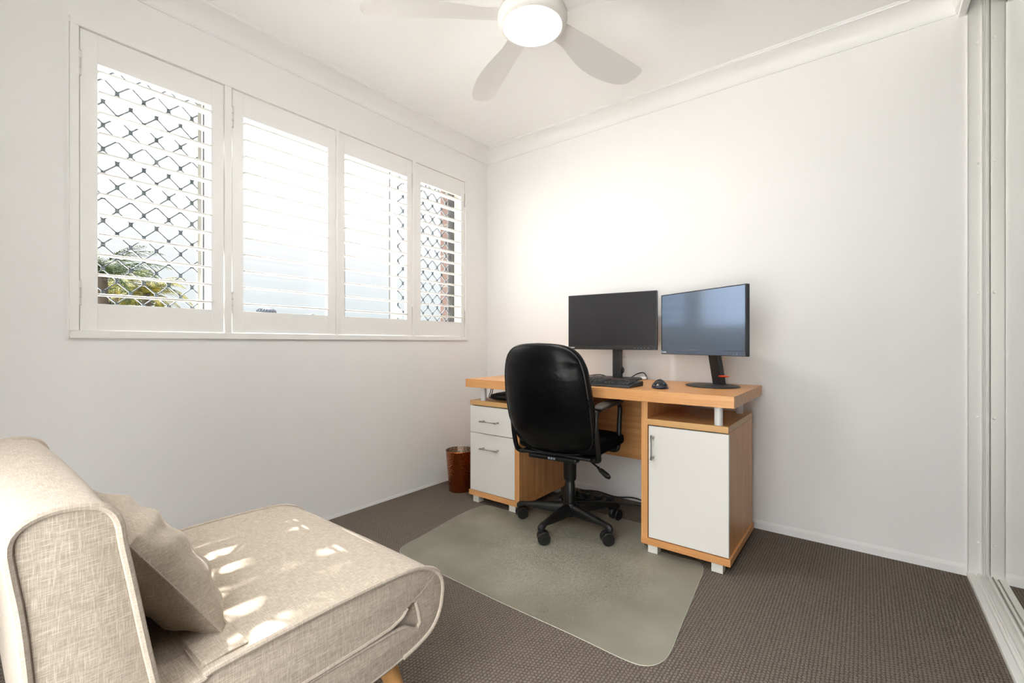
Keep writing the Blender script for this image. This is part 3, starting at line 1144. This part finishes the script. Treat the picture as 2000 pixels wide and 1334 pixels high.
# cables below the desk
cable('cable', [(1.405, -.10, .33), (1.425, -.085, .27), (1.437, -.07, .18), (1.437, -.06, .07), (1.42, -.07, .012), (1.30, -.06, .008)], .0035, 'black cable hanging under the desk beside the right pedestal')
cable('cable', [(.84, -.06, .010), (.95, -.045, .022), (1.08, -.05, .016), (1.20, -.04, .030), (1.32, -.05, .014), (1.40, -.055, .010)], .0045, 'black cable running along the wall on the carpet under the desk')
cable('cable', [(.82, -.11, .007), (.94, -.13, .018), (1.04, -.09, .022), (1.13, -.12, .008), (1.25, -.09, .012), (1.38, -.11, .007)], .0045, 'looped black cable on the carpet under the desk in front of the wall cable')
pb = thing('power_board', 'black power board on the carpet under the desk', 'power board', (1.0, -.20, .001), math.radians(4))
obj('board_body', boxm(-.16, .16, -.028, .028, 0, .030), M['plastic_black'], pb, local=True, bevel=.006)
for k in range(4):
    obj('plug', boxm(-.13 + k * .075, -.092 + k * .075, -.018, .018, .0302, .058), M['plastic_black'], pb, local=True, bevel=.006)

# ================================================================== WASTE BIN
bn = thing('waste_bin', 'small hammered copper waste bin on the carpet beside the left pedestal', 'bin', (.205, -.505, .0005))
bm = NB()
lathe(bm, [(.070, 0), (.072, .004), (.0915, .256), (.0935, .259), (.0915, .262)], n=48, cap=False)
bm.faces.new([v for v in bm.verts[:48]][::-1]) if False else None
obj('bin_wall', bm, M['copper'], bn, local=True, smooth=True)
bm = NB()
lathe(bm, [(.0690, .003), (.0700, .006), (.0898, .256), (.0915, .262)], n=48, cap=False)
obj('bin_lining', bm, M['bin_inner'], bn, local=True, smooth=True, label='pale dimpled inner face')
bm = NB()
lathe(bm, [(.0695, .0005), (.0695, .004)], n=48)
obj('bin_base', bm, M['copper'], bn, local=True, smooth=True)

# ================================================================== CHAIR MAT
mat_pts = [(.560, -1.16), (.553, -1.10), (.508, -.807), (.515, -.66), (.545, -.612), (.70, -.60), (.765, -.56), (.790, -.46), (.80, -.36), (.84, -.325), (1.07, -.322), (1.40, -.316), (1.443, -.35), (1.450, -.52), (1.49, -.565), (1.62, -.572), (1.731, -.582),
           (1.765, -.80), (1.79, -1.05), (1.806, -1.215), (1.797, -1.278), (1.765, -1.318), (1.70, -1.330), (1.527, -1.326), (1.254, -1.328), (.95, -1.322), (.66, -1.312), (.60, -1.295), (.572, -1.25)]
mat_pts = [(p.x, p.y) for p in catmull([(a, b, 0) for a, b in mat_pts], 4, closed=True)]
bm = NB()
prism(bm, mat_pts, lambda p: Vector((p[0], p[1], .0008)), lambda p: Vector((p[0], p[1], .0032)))
cm = solo('chair_mat', bm, M['pvc'], (0, 0, 0), 'translucent grey green plastic chair mat lying on the carpet in front of the desk', 'floor mat')
bm = NB()
tube(bm, [(p[0], p[1],   .0021) for p in mat_pts], .0012, 6, closed=True)
obj('mat_rim', bm, M['pvc_edge'], cm, smooth=True)

# ================================================================== OFFICE CHAIR
OC = (1.063, -.560)
oc = thing('office_chair', 'black leather swivel office chair with armrests, seen from behind at the desk', 'office chair', (OC[0], OC[1], .0034), math.radians(6))
Z0 = .0
ROT = 6
bm = NB()
lathe(bm, [(.030, .050), (.034, .056), (.036, .085), (.040, .105), (.034, .118), (.0285, .122)], n=28)
obj('hub', bm, M['plastic_black'], oc, local=True, smooth=True)
for k in range(5):
    a = math.radians(199 - ROT + 72 * k)
    ca, sa = math.cos(a), math.sin(a)
    bm = NB()
    secs = [(.020, .026, .062, .118), (.10, .023, .066, .112), (.18, .019, .071, .103), (.245, .015, .078, .094), (.268, .016, .070, .093), (.284, .014, .062, .088), (.292, .006, .064, .080)]
    rings = []
    for (r, w, zb_, zt_) in secs:
        ring = []
        for (tx, tz) in ((-1, 0), (-1, .55), (-.75, .85), (-.35, 1), (.35, 1), (.75, .85), (1, .55), (1, 0)):
            lx, ly = r, tx * w
            ring.append(bm.verts.new(Vector((ca * lx - sa * ly, sa * lx + ca * ly, zb_ + (zt_ - zb_) * tz))))
        rings.append(ring)
    for A, B in zip(rings, rings[1:]):
        for i in range(8):
            bm.faces.new((A[i], A[(i + 1) % 8], B[(i + 1) % 8], B[i]))
    bm.faces.new(rings[0][::-1]); bm.faces.new(rings[-1])
    leg = obj('base_arm', bm, M['plastic_black'], oc, local=True, smooth=True)
    # castor: hood, stem, two wheels
    sw = a + math.radians((35, -50, 60, 20, -30)[k])
    mt = Matrix.Translation((ca * .278, sa * .278, 0)) @ Matrix.Rotation(sw, 4, 'Z')
    bm = NB()
    lathe(bm, [(.008, .05), (.008, .075)], n=14, mtx=mt)
    box(bm, -.020, .012, -.0045, .0045, .020, .056, mtx=mt)
    cst = obj('castor', bm, M['plastic_black'], leg, local=True, smooth=True)
    for sgn in (-1, 1):
        bm = NB()
        mw = mt @ Matrix.Translation((-.013, sgn * .0150, .0303)) @ Matrix.Rotation(sgn * PI / 2, 4, 'X')
        lathe(bm, [(.010, -.0115), (.027, -.0115), (.0300, -.0085), (.0300, .006), (.026, .012), (.0160, .0140), (.004, .0148)], n=28, mtx=mw)
        w_ = obj('wheel', bm, M['plastic_black'], leg, local=True, smooth=True)
bm = NB()
lathe(bm, [(.0275, .115), (.0275, .215), (.024, .222), (.024, .235), (.032, .238), (.034, .250), (.034, .385)], n=28)
obj('gas_column', bm, M['gas_black'], oc, local=True, smooth=True)
bm = NB()
box(bm, -.055, .055, -.11, .09, .372, .402)
obj('tilt_mechanism', bm, M['gas_black'], oc, local=True, bevel=.01)
bm = NB()
tube(bm, catmull([(.05, -.03, .388), (.11, -.055, .378), (.175, -.08, .352), (.215, -.10, .335)], 5), .0048, 10)
tube(bm, [(.190, -.088, .346), (.205, -.096, .339), (.245, -.115, .322), (.258, -.121, .317)], [.008, .0115, .0135, .009], 14)
obj('height_lever', bm, M['plastic_black'], oc, local=True, smooth=True)
# seat
bm = NB()
def seat_fn(x, y, z):
    w = .245 * (1 - .05 * (1 - z) * .5)
    yy = .02 + z * .225
    front = max(0, z) ** 2
    zz = .440 + y * .036 + .010 * (1 - x * x) - .030 * (max(0, z - .5) * 2) ** 2 * (1 if y > 0 else .2)
    zz += .018 * abs(x) ** 3 * (y > 0)
    return Vector((x * w, yy, zz))
superloft(bm, seat_fn, 26, 44, p=4.5, q=2.2, pu=2.4)
obj('seat', bm, M['seat_cloth'], oc, local=True, smooth=True)
bm = NB()
box(bm, -.19, .19, -.19, .19, .395, .412)
obj('seat_pan', bm, M['plastic_black'], oc, local=True, bevel=.008)
# backrest (leans back; curved round the back)
BZ0, BZ1 = .405, .952
def back_pos(x, y, z):
    s = (z + 1) / 2
    w = .222 * (1.0 + .03 * math.sin(s * PI)) * (1 - .07 * max(0, s - .5) / .5)
    lean = -.205 - .140 * s - .02 * math.sin(s * PI) 
    if s < .25:
        lean += -.0 + .045 * (.25 - s) / .25 * .8
    curve = .050 * (abs(x) ** 2.2)
    th = .040 + .008 * math.sin(s * PI)
    zz = BZ0 + (BZ1 - BZ0) * s - .022 * (x * x) * (s > .5) * (s - .5) * 2 + .012 * x * x * (s < .3)
    return Vector((x * w, lean + curve + y * th, zz))
bm = NB()
superloft(bm, back_pos, 40, 56, p=5.2, q=2.0, pu=2.6)
for v in bm.verts:
    # soft creases in the leather of the rear face, near the shoulders and the foot
    x, z = v.co.x, v.co.z
    if v.co.y < -.22:
        v.co.y += .004 * math.sin(z * 60 + x * 12) * math.exp(-((abs(x) - .17) / .06) ** 2) * (math.exp(-((z - .86) / .06) ** 2) + math.exp(-((z - .50) / .06) ** 2))
br = obj('backrest', bm, M['leather'], oc, local=True, smooth=True)
bm = NB()
pts = []
for i in range(72):
    a = 2 * PI * i / 72
    c_, s_ = math.cos(a), math.sin(a)
    k = (abs(c_) ** 5.2 + abs(s_) ** 5.2) ** (-1 / 5.2)
    p = back_pos(c_ * k * .955, -.50, s_ * k * .965)
    pts.append(p)
tube(bm, pts, .0042, 8, closed=True)
obj('backrest_piping', bm, M['leather_seam'], br, local=True, smooth=True)
bm = NB()
box(bm, -.13, .13, -.215, -.165, .382, .404)
obj('back_bracket', bm, M['gas_black'], oc, local=True, bevel=.008)
bm = NB()
for x in (-.018, -.004, .010):
    box(bm, x, x + .010, -.2158, -.2148, .389, .399)
obj('bracket_label', bm, M['icon'], oc, local=True, label='tiny worn grey marking')
# armrests
for sg in (-1, 1):
    x = sg * .224
    bm = NB()
    P = catmull([(sg * .17, -.15, .398), (sg * .215, -.155, .398), (x, -.175, .43), (x, -.200, .52), (x, -.205, .605), (x, -.170, .640), (x, -.04, .644), (x, .09, .644), (x, .130, .615), (x, .122, .54), (x, .110, .44), (sg * .215, .105, .400), (sg * .17, .105, .398)], 6)
    tube(bm, P, .0125, 10)
    ar = obj('armrest', bm, M['plastic_black'], oc, local=True, smooth=True)
    bm = NB()
    superloft(bm, lambda a, b, c: Vector((x + sg * .012 + a * .032, -.055 + c * .150, .660 + b * .010 - .010 * abs(c) ** 3)), 18, 24, 4, 2, 2.6)
    obj('arm_pad', bm, M['arm_plastic'], ar, local=True, smooth=True)
# little label tab on the left edge of the backrest
bm = NB()
q_ = back_pos(-1, .2, .60)
box(bm, q_.x - .012, q_.x + .01, q_.y - .004, q_.y + .010, q_.z - .014, q_.z + .014)
obj('side_clip', bm, M['plastic_black'], oc, local=True, bevel=.003)

# ================================================================== ARMCHAIR
AX0, AX1 = .735, 1.425
ac = thing('armchair', 'beige linen fold-out armchair with piped edges and splayed wooden legs', 'armchair', ((AX0 + AX1) / 2, -2.15, 0))
def prof(pts, k=5):
    return [(p.x, p.y) for p in catmull([(a, b, 0) for a, b in pts], k)]
def slab(bm, poly, x0, x1, crown=0.0, rnd=.022, stiff=()):
    """extrude a (y,z) outline along x with softly rounded ends and a little crown"""
    n = len(poly)
    P = [Vector((a, b, 0)) for a, b in poly]
    # inward normals
    area = sum(P[i].x * P[(i + 1) % n].y - P[(i + 1) % n].x * P[i].y for i in range(n))
    sg = 1 if area > 0 else -1
    N = []
    for i in range(n):
        d = (P[(i + 1) % n] - P[i - 1])
        d.normalize()
        N.append(Vector((-d.y, d.x, 0)) * sg)
    st = []
    for j in range(5):
        a = j / 4 * PI / 2
        st.append((rnd * (1 - math.sin(a)), rnd * .55 * (1 - math.cos(a))))
    stations = []
    for j in range(5):
        a = j / 4 * PI / 2
        stations.append((x0 + rnd * (1 - math.cos(a)) * .5, rnd * .40 * (1 - math.sin(a))))
    M_ = 20
    for j in range(1, M_):
        stations.append((x0 + rnd * .5 + (x1 - x0 - rnd) * j / M_, 0))
    for j in range(5):
        a = (4 - j) / 4 * PI / 2
        stations.append((x1 - rnd * (1 - math.cos(a)) * .5, rnd * .40 * (1 - math.sin(a))))
    rings = []
    for (x, ins) in stations:
        s = (x - x0) / (x1 - x0) * 2 - 1
        cr_ = crown * (1 - s * s)
        ring = []
        for i in range(n):
            p = P[i] + N[i] * ((ins - cr_ * .8) * (.1 if i in stiff else 1))
            ring.append(bm.verts.new(Vector((x, p.x, p.y))))
        rings.append(ring)
    for A, B in zip(rings, rings[1:]):
        for i in range(n):
            bm.faces.new((A[i], A[(i + 1) % n], B[(i + 1) % n], B[i]))
    # bulging end faces
    for ring, sgn in ((rings[0], -1), (rings[-1], 1)):
        for tri in tessellate_polygon([[Vector((v.co.y, v.co.z, 0)) for v in ring]]):
            bm.faces.new([ring[i] for i in tri])

def pipe_edge(parent, pts, x, r=.0052, name='piping', closed=False):
    bm = NB()
    P = [Vector((x, a, b)) for a, b in pts]
    tube(bm, P, r, 8, closed=closed)
    return obj(name, bm, M['linen_pipe'], parent, smooth=True)

# upper seat cushion + its front roll + lower fold, one folded mattress outline with a slit between the layers
upper = [(-2.460, .345), (-2.455, .385), (-2.400, .402), (-2.335, .405), (-2.326, .412), (-2.22, .417), (-2.10, .419), (-1.98, .417), (-1.90, .411), (-1.852, .396), (-1.820, .372), (-1.806, .340),
         (-1.808, .305), (-1.818, .272), (-1.842, .242), (-1.880, .226), (-1.93, .216), (-2.00, .209), (-2.15, .205), (-2.30, .205), (-2.45, .210), (-2.46, .235), (-2.462, .275), (-2.455, .293),
         (-2.30, .293), (-2.17, .293), (-2.05, .291), (-1.965, .290), (-1.925, .285), (-1.905, .270), (-1.888, .262), (-1.878, .275), (-1.884, .305), (-1.892, .330), (-1.905, .334), (-1.918, .326), (-1.932, .312),
         (-1.965, .302), (-2.05, .299), (-2.17, .298), (-2.30, .298), (-2.44, .300), (-2.462, .318)]
outl = [(p.x, p.y) for p in catmull([(a, b, 0) for a, b in upper], 3, closed=True)]
for i_ in range(23, len(upper)):            # straight runs inside the slit
    a_, b_ = upper[i_], upper[(i_ + 1) % len(upper)]
    for j_ in range(3):
        outl[i_ * 3 + j_] = (a_[0] + (b_[0] - a_[0]) * j_ / 3, a_[1] + (b_[1] - a_[1]) * j_ / 3)
SLIT = set(range(69, len(outl)))
bm = NB()
slab(bm, outl, AX0, AX1, crown=.003, rnd=.014, stiff=SLIT)
seat = obj('seat_cushion', bm, M['linen'], ac, smooth=True)
obj('inner_core', boxm(AX0 + .03, AX1 - .010, -2.44, -1.874, .25, .335), M['linen'], seat)
n3 = 3
def seg(a, b):
    return outl[a * n3:b * n3 + 1]
pipe_edge(seat, seg(2, 16), AX1 - .001, .0058)
pipe_edge(seat, seg(2, 16), AX0 + .004, .0055)
pipe_edge(seat, seg(15, 22), AX1 - .004, .0048)
pipe_edge(seat, seg(24, 30), AX1 - .003, .0048)
pipe_edge(seat, seg(30, 33), AX1 - .003, .0045)
pipe_edge(seat, seg(35, 41), AX1 - .003, .0060)
# creases pinched in the side of the fold
pipe_edge(seat, [(-1.900, .338), (-1.876, .346), (-1.850, .362), (-1.828, .374)], AX1 - .0045, .0050, 'fold_seam')
pipe_edge(seat, [(-1.888, .262), (-1.866, .256), (-1.842, .262), (-1.822, .276)], AX1 - .0045, .0045, 'fold_seam')
# hem of the flap across the seat, in front of the backrest
bm = NB()
prism(bm, [(-2.334, .4085), (-2.330, .4155), (-2.30, .4185), (-2.26, .4195), (-2.26, .4170), (-2.30, .4150)], lambda p: Vector((AX0 + .02, *p)), lambda p: Vector((AX1 - .02, *p)))
obj('seat_flap', bm, M['linen'], ac, bevel=.001)

back = [(-2.385, .330), (-2.398, .42), (-2.412, .50), (-2.428, .60), (-2.438, .660), (-2.444, .700), (-2.458, .722), (-2.482, .731), (-2.512, .732), (-2.538, .722), (-2.551, .700), (-2.548, .660), (-2.540, .60), (-2.532, .50), (-2.526, .40), (-2.518, .310), (-2.470, .290), (-2.40, .300)]
outb = [(p.x, p.y) for p in catmull([(a, b, 0) for a, b in back], 3, closed=True)]
bm = NB()
slab(bm, outb, AX0 - .005, AX1 + .005, crown=.005, rnd=.020)
bk = obj('backrest', bm, M['linen'], ac, smooth=True)
def inset_loop(lst, d):
    cy_ = sum(a for a, b in lst) / len(lst)
    return lst
pipe_edge(bk, outb, AX1 + .004, .0062, closed=True)
pipe_edge(bk, outb, AX0 - .001, .0062, closed=True)
# under frame and legs
obj('under_frame', boxm(AX0 + .04, AX1 - .04, -2.46, -1.90, .185, .2045), M['frame_dark'], ac)
for (lx, ly, ox, oy) in ((AX1 - .060, -1.945, .045, .055), (AX0 + .060, -1.945, -.045, .055), (AX1 - .060, -2.40, .045, -.05), (AX0 + .060, -2.40, -.045, -.05)):
    bm = NB()
    tube(bm, [(lx, ly, .215), (lx + ox * .1, ly + oy * .1, .19), (lx + ox, ly + oy, .002)], [.0235, .0235, .0135], 20)
    obj('leg', bm, M['leg_wood'], ac, smooth=True, label='tapered splayed wooden leg')

# cushion leaning on the backrest
pl_ = thing('cushion', 'small square beige linen cushion leaning on the armchair backrest', 'cushion', (1.13, -2.32, .425))
Hc, Wc = .135, .225
def cush_fn(x, y, z):
    # pillow: thin at the rim, fat in the middle, pinched ears at the corners
    px, pz = x * Wc, z * Hc
    rim = (1 - abs(x) ** 3.0) ** .62 * (1 - abs(z) ** 3.0) ** .62 if abs(x) < 1 and abs(z) < 1 else 0
    wr = .006 * math.sin(x * 13 + z * 9) * (abs(x) ** 1.5) + .005 * math.sin(z * 15 - x * 7) * abs(z) + .004 * math.sin(x * 7 - z * 11)
    th = y * (.062 * rim + .004) + wr * rim
    pinch = 1 - .05 * (1 - x * x) if abs(z) > .9 else 1
    return px, th, pz
bm = NB()
g = 28
lean = math.radians(33)
Mc = Matrix.Translation((1.115, -2.345, .520)) @ Matrix.Rotation(math.radians(0), 4, 'Z') @ Matrix.Rotation(lean, 4, 'X')
grid = {}
for side in (-1, 1):
    for i in range(g + 1):
        for j in range(g + 1):
            if side == 1 and (i in (0, g) or j in (0, g)):
                grid[(side, i, j)] = grid[(-1, i, j)]
                continue
            x = -math.cos(PI * i / g) if False else (i / g * 2 - 1)
            z = (j / g * 2 - 1)
            # concave edges between the corner ears
            ex = 1 - .07 * (1 - z * z)
            ez = 1 - .09 * (1 - x * x)
            a, b2, c_ = cush_fn(x, side, z)
            if side == -1 and (i in (0, g) or j in (0, g)):
                b2 = 0
            grid[(side, i, j)] = bm.verts.new(Mc @ Vector((a * ex, b2, c_ * ez)))
for side in (-1, 1):
    for i in range(g):
        for j in range(g):
            bm.faces.new((grid[(side, i, j)], grid[(side, i + 1, j)], grid[(side, i + 1, j + 1)], grid[(side, i, j + 1)]))
obj('cushion_cover', bm, M['linen'], pl_, smooth=True)
bm = NB()
pts = []
for s in range(4):
    for q in range(12):
        u = q / 12 * 2 - 1
        x, z = ((u, -1), (1, u), (-u, 1), (-1, -u))[s]
        ex = 1 - .07 * (1 - z * z)
        ez = 1 - .09 * (1 - x * x)
        pts.append(Mc @ Vector((x * Wc * ex, 0, z * Hc * ez)))
tube(bm, pts, .0022, 6, closed=True)
obj('cushion_seam', bm, M['linen_pipe'], pl_, smooth=True)

# ================================================================== OUTSIDE
struct('ground', boxm(-90, -.26, -60, 90, -3.3, -3.0), M['grass'])

struct('bounce_deck', boxm(-4, 8, -11, RY - .11, -.25, -.04), M['bounce_deck'])  # unseen pale terrace added to bounce sunlight up to the ceiling

def frond(bm, base, az, el, L, droop, n=16, wl=.30):
    pts = []
    p = Vector(base)
    d_el = el
    for i in range(n + 1):
        pts.append(p.copy())
        s = i / n
        d_el = el - droop * s
        p = p + Vector((math.cos(az) * math.cos(d_el), math.sin(az) * math.cos(d_el), math.sin(d_el))) * (L / n)
    tube(bm, pts[::2], [.018 * (1 - i / len(pts[::2])) + .003 for i in range(len(pts[::2]))], 5)
    side = Vector((-math.sin(az), math.cos(az), 0))
    for i in range(2, n + 1):
        s = i / n
        w = wl * math.sin(PI * min(1, .15 + s * .85)) + .06
        d = (pts[i] - pts[i - 1]).normalized()
        for sub in (0, .5):
            q = pts[i] - d * (L / n) * sub
            for sg in (-1, 1):
                tip = q + (side * sg * .8 + d * .7 + Vector((0, 0, -.35 - random.random() * .3))).normalized() * w
                wv = d * .014
                a = bm.verts.new(q - wv); b = bm.verts.new(q + wv); c = bm.verts.new(tip)
                bm.faces.new((a, b, c))

def palm(x, y, ztop, L, nf, label, mat, seed):
    random.seed(seed)
    t = thing('palm_tree', label, 'palm tree', (x, y, -3), 0, 'palm trees outside the window')
    bm = NB()
    tube(bm, catmull([(x, y, -3), (x + .1, y + .05, -1), (x, y, ztop)], 8), [.16 - .004 * i for i in range(17)], 12)
    obj('trunk', bm, M['bark'], t, smooth=True)
    bm = NB()
    for k in range(nf):
        frond(bm, (x, y, ztop), 2 * PI * k / nf + random.random() * .4, random.uniform(.05, 1.35), L * random.uniform(.8, 1.1), random.uniform(1.0, 2.0))
    obj('fronds', bm, mat, t)

CAMP = Vector((2.2759, -2.6056, .955))
def at_px(u, v, D):
    a = math.radians(38.01)
    F = Vector((-math.sin(a), math.cos(a), 0)); R = Vector((math.cos(a), math.sin(a), 0))
    return CAMP + (F + R * ((u - 1000) / 879) + Vector((0, 0, (670 - v) / 879))) * D
p = at_px(200, 535, 11); palm(p.x, p.y, p.z, 1.5, 26, 'tall green palm behind the far left end of the security grille', M['palm_b'], 3)
p = at_px(285, 575, 13); palm(p.x, p.y, p.z, 1.35, 26, 'lower yellow green palm behind the middle of the left security grille', M['palm_a'], 5)
p = at_px(228, 560, 17); palm(p.x, p.y, p.z, 1.9, 24, 'distant olive palm between the tall palm and the yellow green palm', M['palm_a'], 11)

def leafy(bm, c, rad, n, size):
    for _ in range(n):
        v = Vector((random.gauss(0, 1), random.gauss(0, 1), random.gauss(0, 1))).normalized() * random.random() ** .35
        q = Vector((c[0] + v.x * rad[0], c[1] + v.y * rad[1], c[2] + v.z * rad[2]))
        d = Vector((random.uniform(-1, 1), random.uniform(-1, 1), random.uniform(-.6, .6))).normalized()
        a, b = frame_of(d)
        s = size * random.uniform(.6, 1.3)
        vs = [bm.verts.new(q + d * s), bm.verts.new(q + a * s * .42), bm.verts.new(q - d * s), bm.verts.new(q - a * s * .42)]
        bm.faces.new(vs)
def tree(x, y, zc, rad, n, size, label, mat, tr=.12, trunk_xy=None, seed=1):
    random.seed(seed)
    t = thing('leafy_tree', label, 'tree', (x, y, -3), 0, 'leafy trees outside')
    tx, ty = trunk_xy or (x, y)
    bm = NB()
    tube(bm, catmull([(tx, ty, -3), (tx, ty, zc - rad[2] * 1.1), (x, y, zc)], 8), [tr * (1 - .03 * i) for i in range(17)], 12)
    obj('trunk', bm, M['bark'], t, smooth=True)
    bm = NB()
    leafy(bm, (x, y, zc), rad, n, size)
    obj('crown', bm, mat, t)
    return t
p = at_px(190, 600, 18); tree(p.x, p.y, p.z, (2.0, 2.0, 1.1), 2600, .16, 'dark leafy tree low behind the palms', M['leaf_dark'], seed=2)
p = at_px(262, 625, 24); tree(p.x, p.y, p.z, (2.2, 2.2, 1.25), 2600, .16, 'grey green leafy tree low behind the yellow green palm', M['leaf_dark'], seed=4)
# unseen tree added to shade the middle and right of the window
shade = tree(-5.2, .78, 5.66, (1.3, 2.1, .86), 8000, .16, 'tall unseen tree added so its high crown shades the right part of the window', M['palm_b'], .10, (-5.0, 1.70), seed=9)
bm = NB()
leafy(bm, (-5.2, -1.75, 5.66), (.9, .62, .78), 150, .15)  # sparse leaves added to dapple the sun reaching the armchair
obj('dapple_foliage', bm, M['palm_b'], shade)
bm = NB()
tube(bm, [(-5.2, .3, 5.3), (-5.2, -.9, 5.45), (-5.2, -2.0, 5.6)], [.05, .035, .012], 8)
obj('branch', bm, M['bark'], shade)

# neighbour's roof with its ventilator, just topping the sill in the second shutter panel
hp = at_px(520, 609, 12.5)
nh = thing('house', 'neighbouring house with grey roof below the window sill line', 'house', (hp.x, hp.y, -3))
zr = hp.z - .16
obj('house_wall', boxm(hp.x - 2.2, hp.x + 2.2, hp.y - 1.6, hp.y + 4.5, -3, zr - .75), M['house'], nh)
bm = NB()
prism(bm, [(-1.8, -.70), (0, 0), (4.8, -1.6), (4.8, -1.7), (-1.8, -.80)], lambda q: Vector((hp.x - 2.5, hp.y + q[0], zr + q[1])), lambda q: Vector((hp.x + 2.5, hp.y + q[0], zr + q[1])))
obj('roof', bm, M['roof_tile'], nh)
vt = thing('roof_vent', 'small blue grey domed roof ventilator just above the sill in the second shutter', 'roof vent', (hp.x, hp.y, zr))
bm = NB()
lathe(bm, [(.14, -.08), (.14, .08)], (hp.x, hp.y, zr), 20)
obj('vent_neck', bm, M['vent_metal'], vt, smooth=True)
bm = NB()
lathe(bm, [(.20, .07), (.245, .11), (.25, .15), (.225, .20), (.16, .235), (.06, .25)], (hp.x, hp.y, zr), 28)
obj('vent_dome', bm, M['vent_metal'], vt, smooth=True)
bm = NB()
for k in range(20):
    a = 2 * PI * k / 20
    tube(bm, [(hp.x + r * math.cos(a + s), hp.y + r * math.sin(a + s), zr + z) for r, z, s in ((.205, .07, 0), (.255, .13, .1), (.235, .20, .2), (.17, .24, .3))], .009, 5)
obj('vent_vanes', bm, M['roof_tile'], vt, smooth=True)
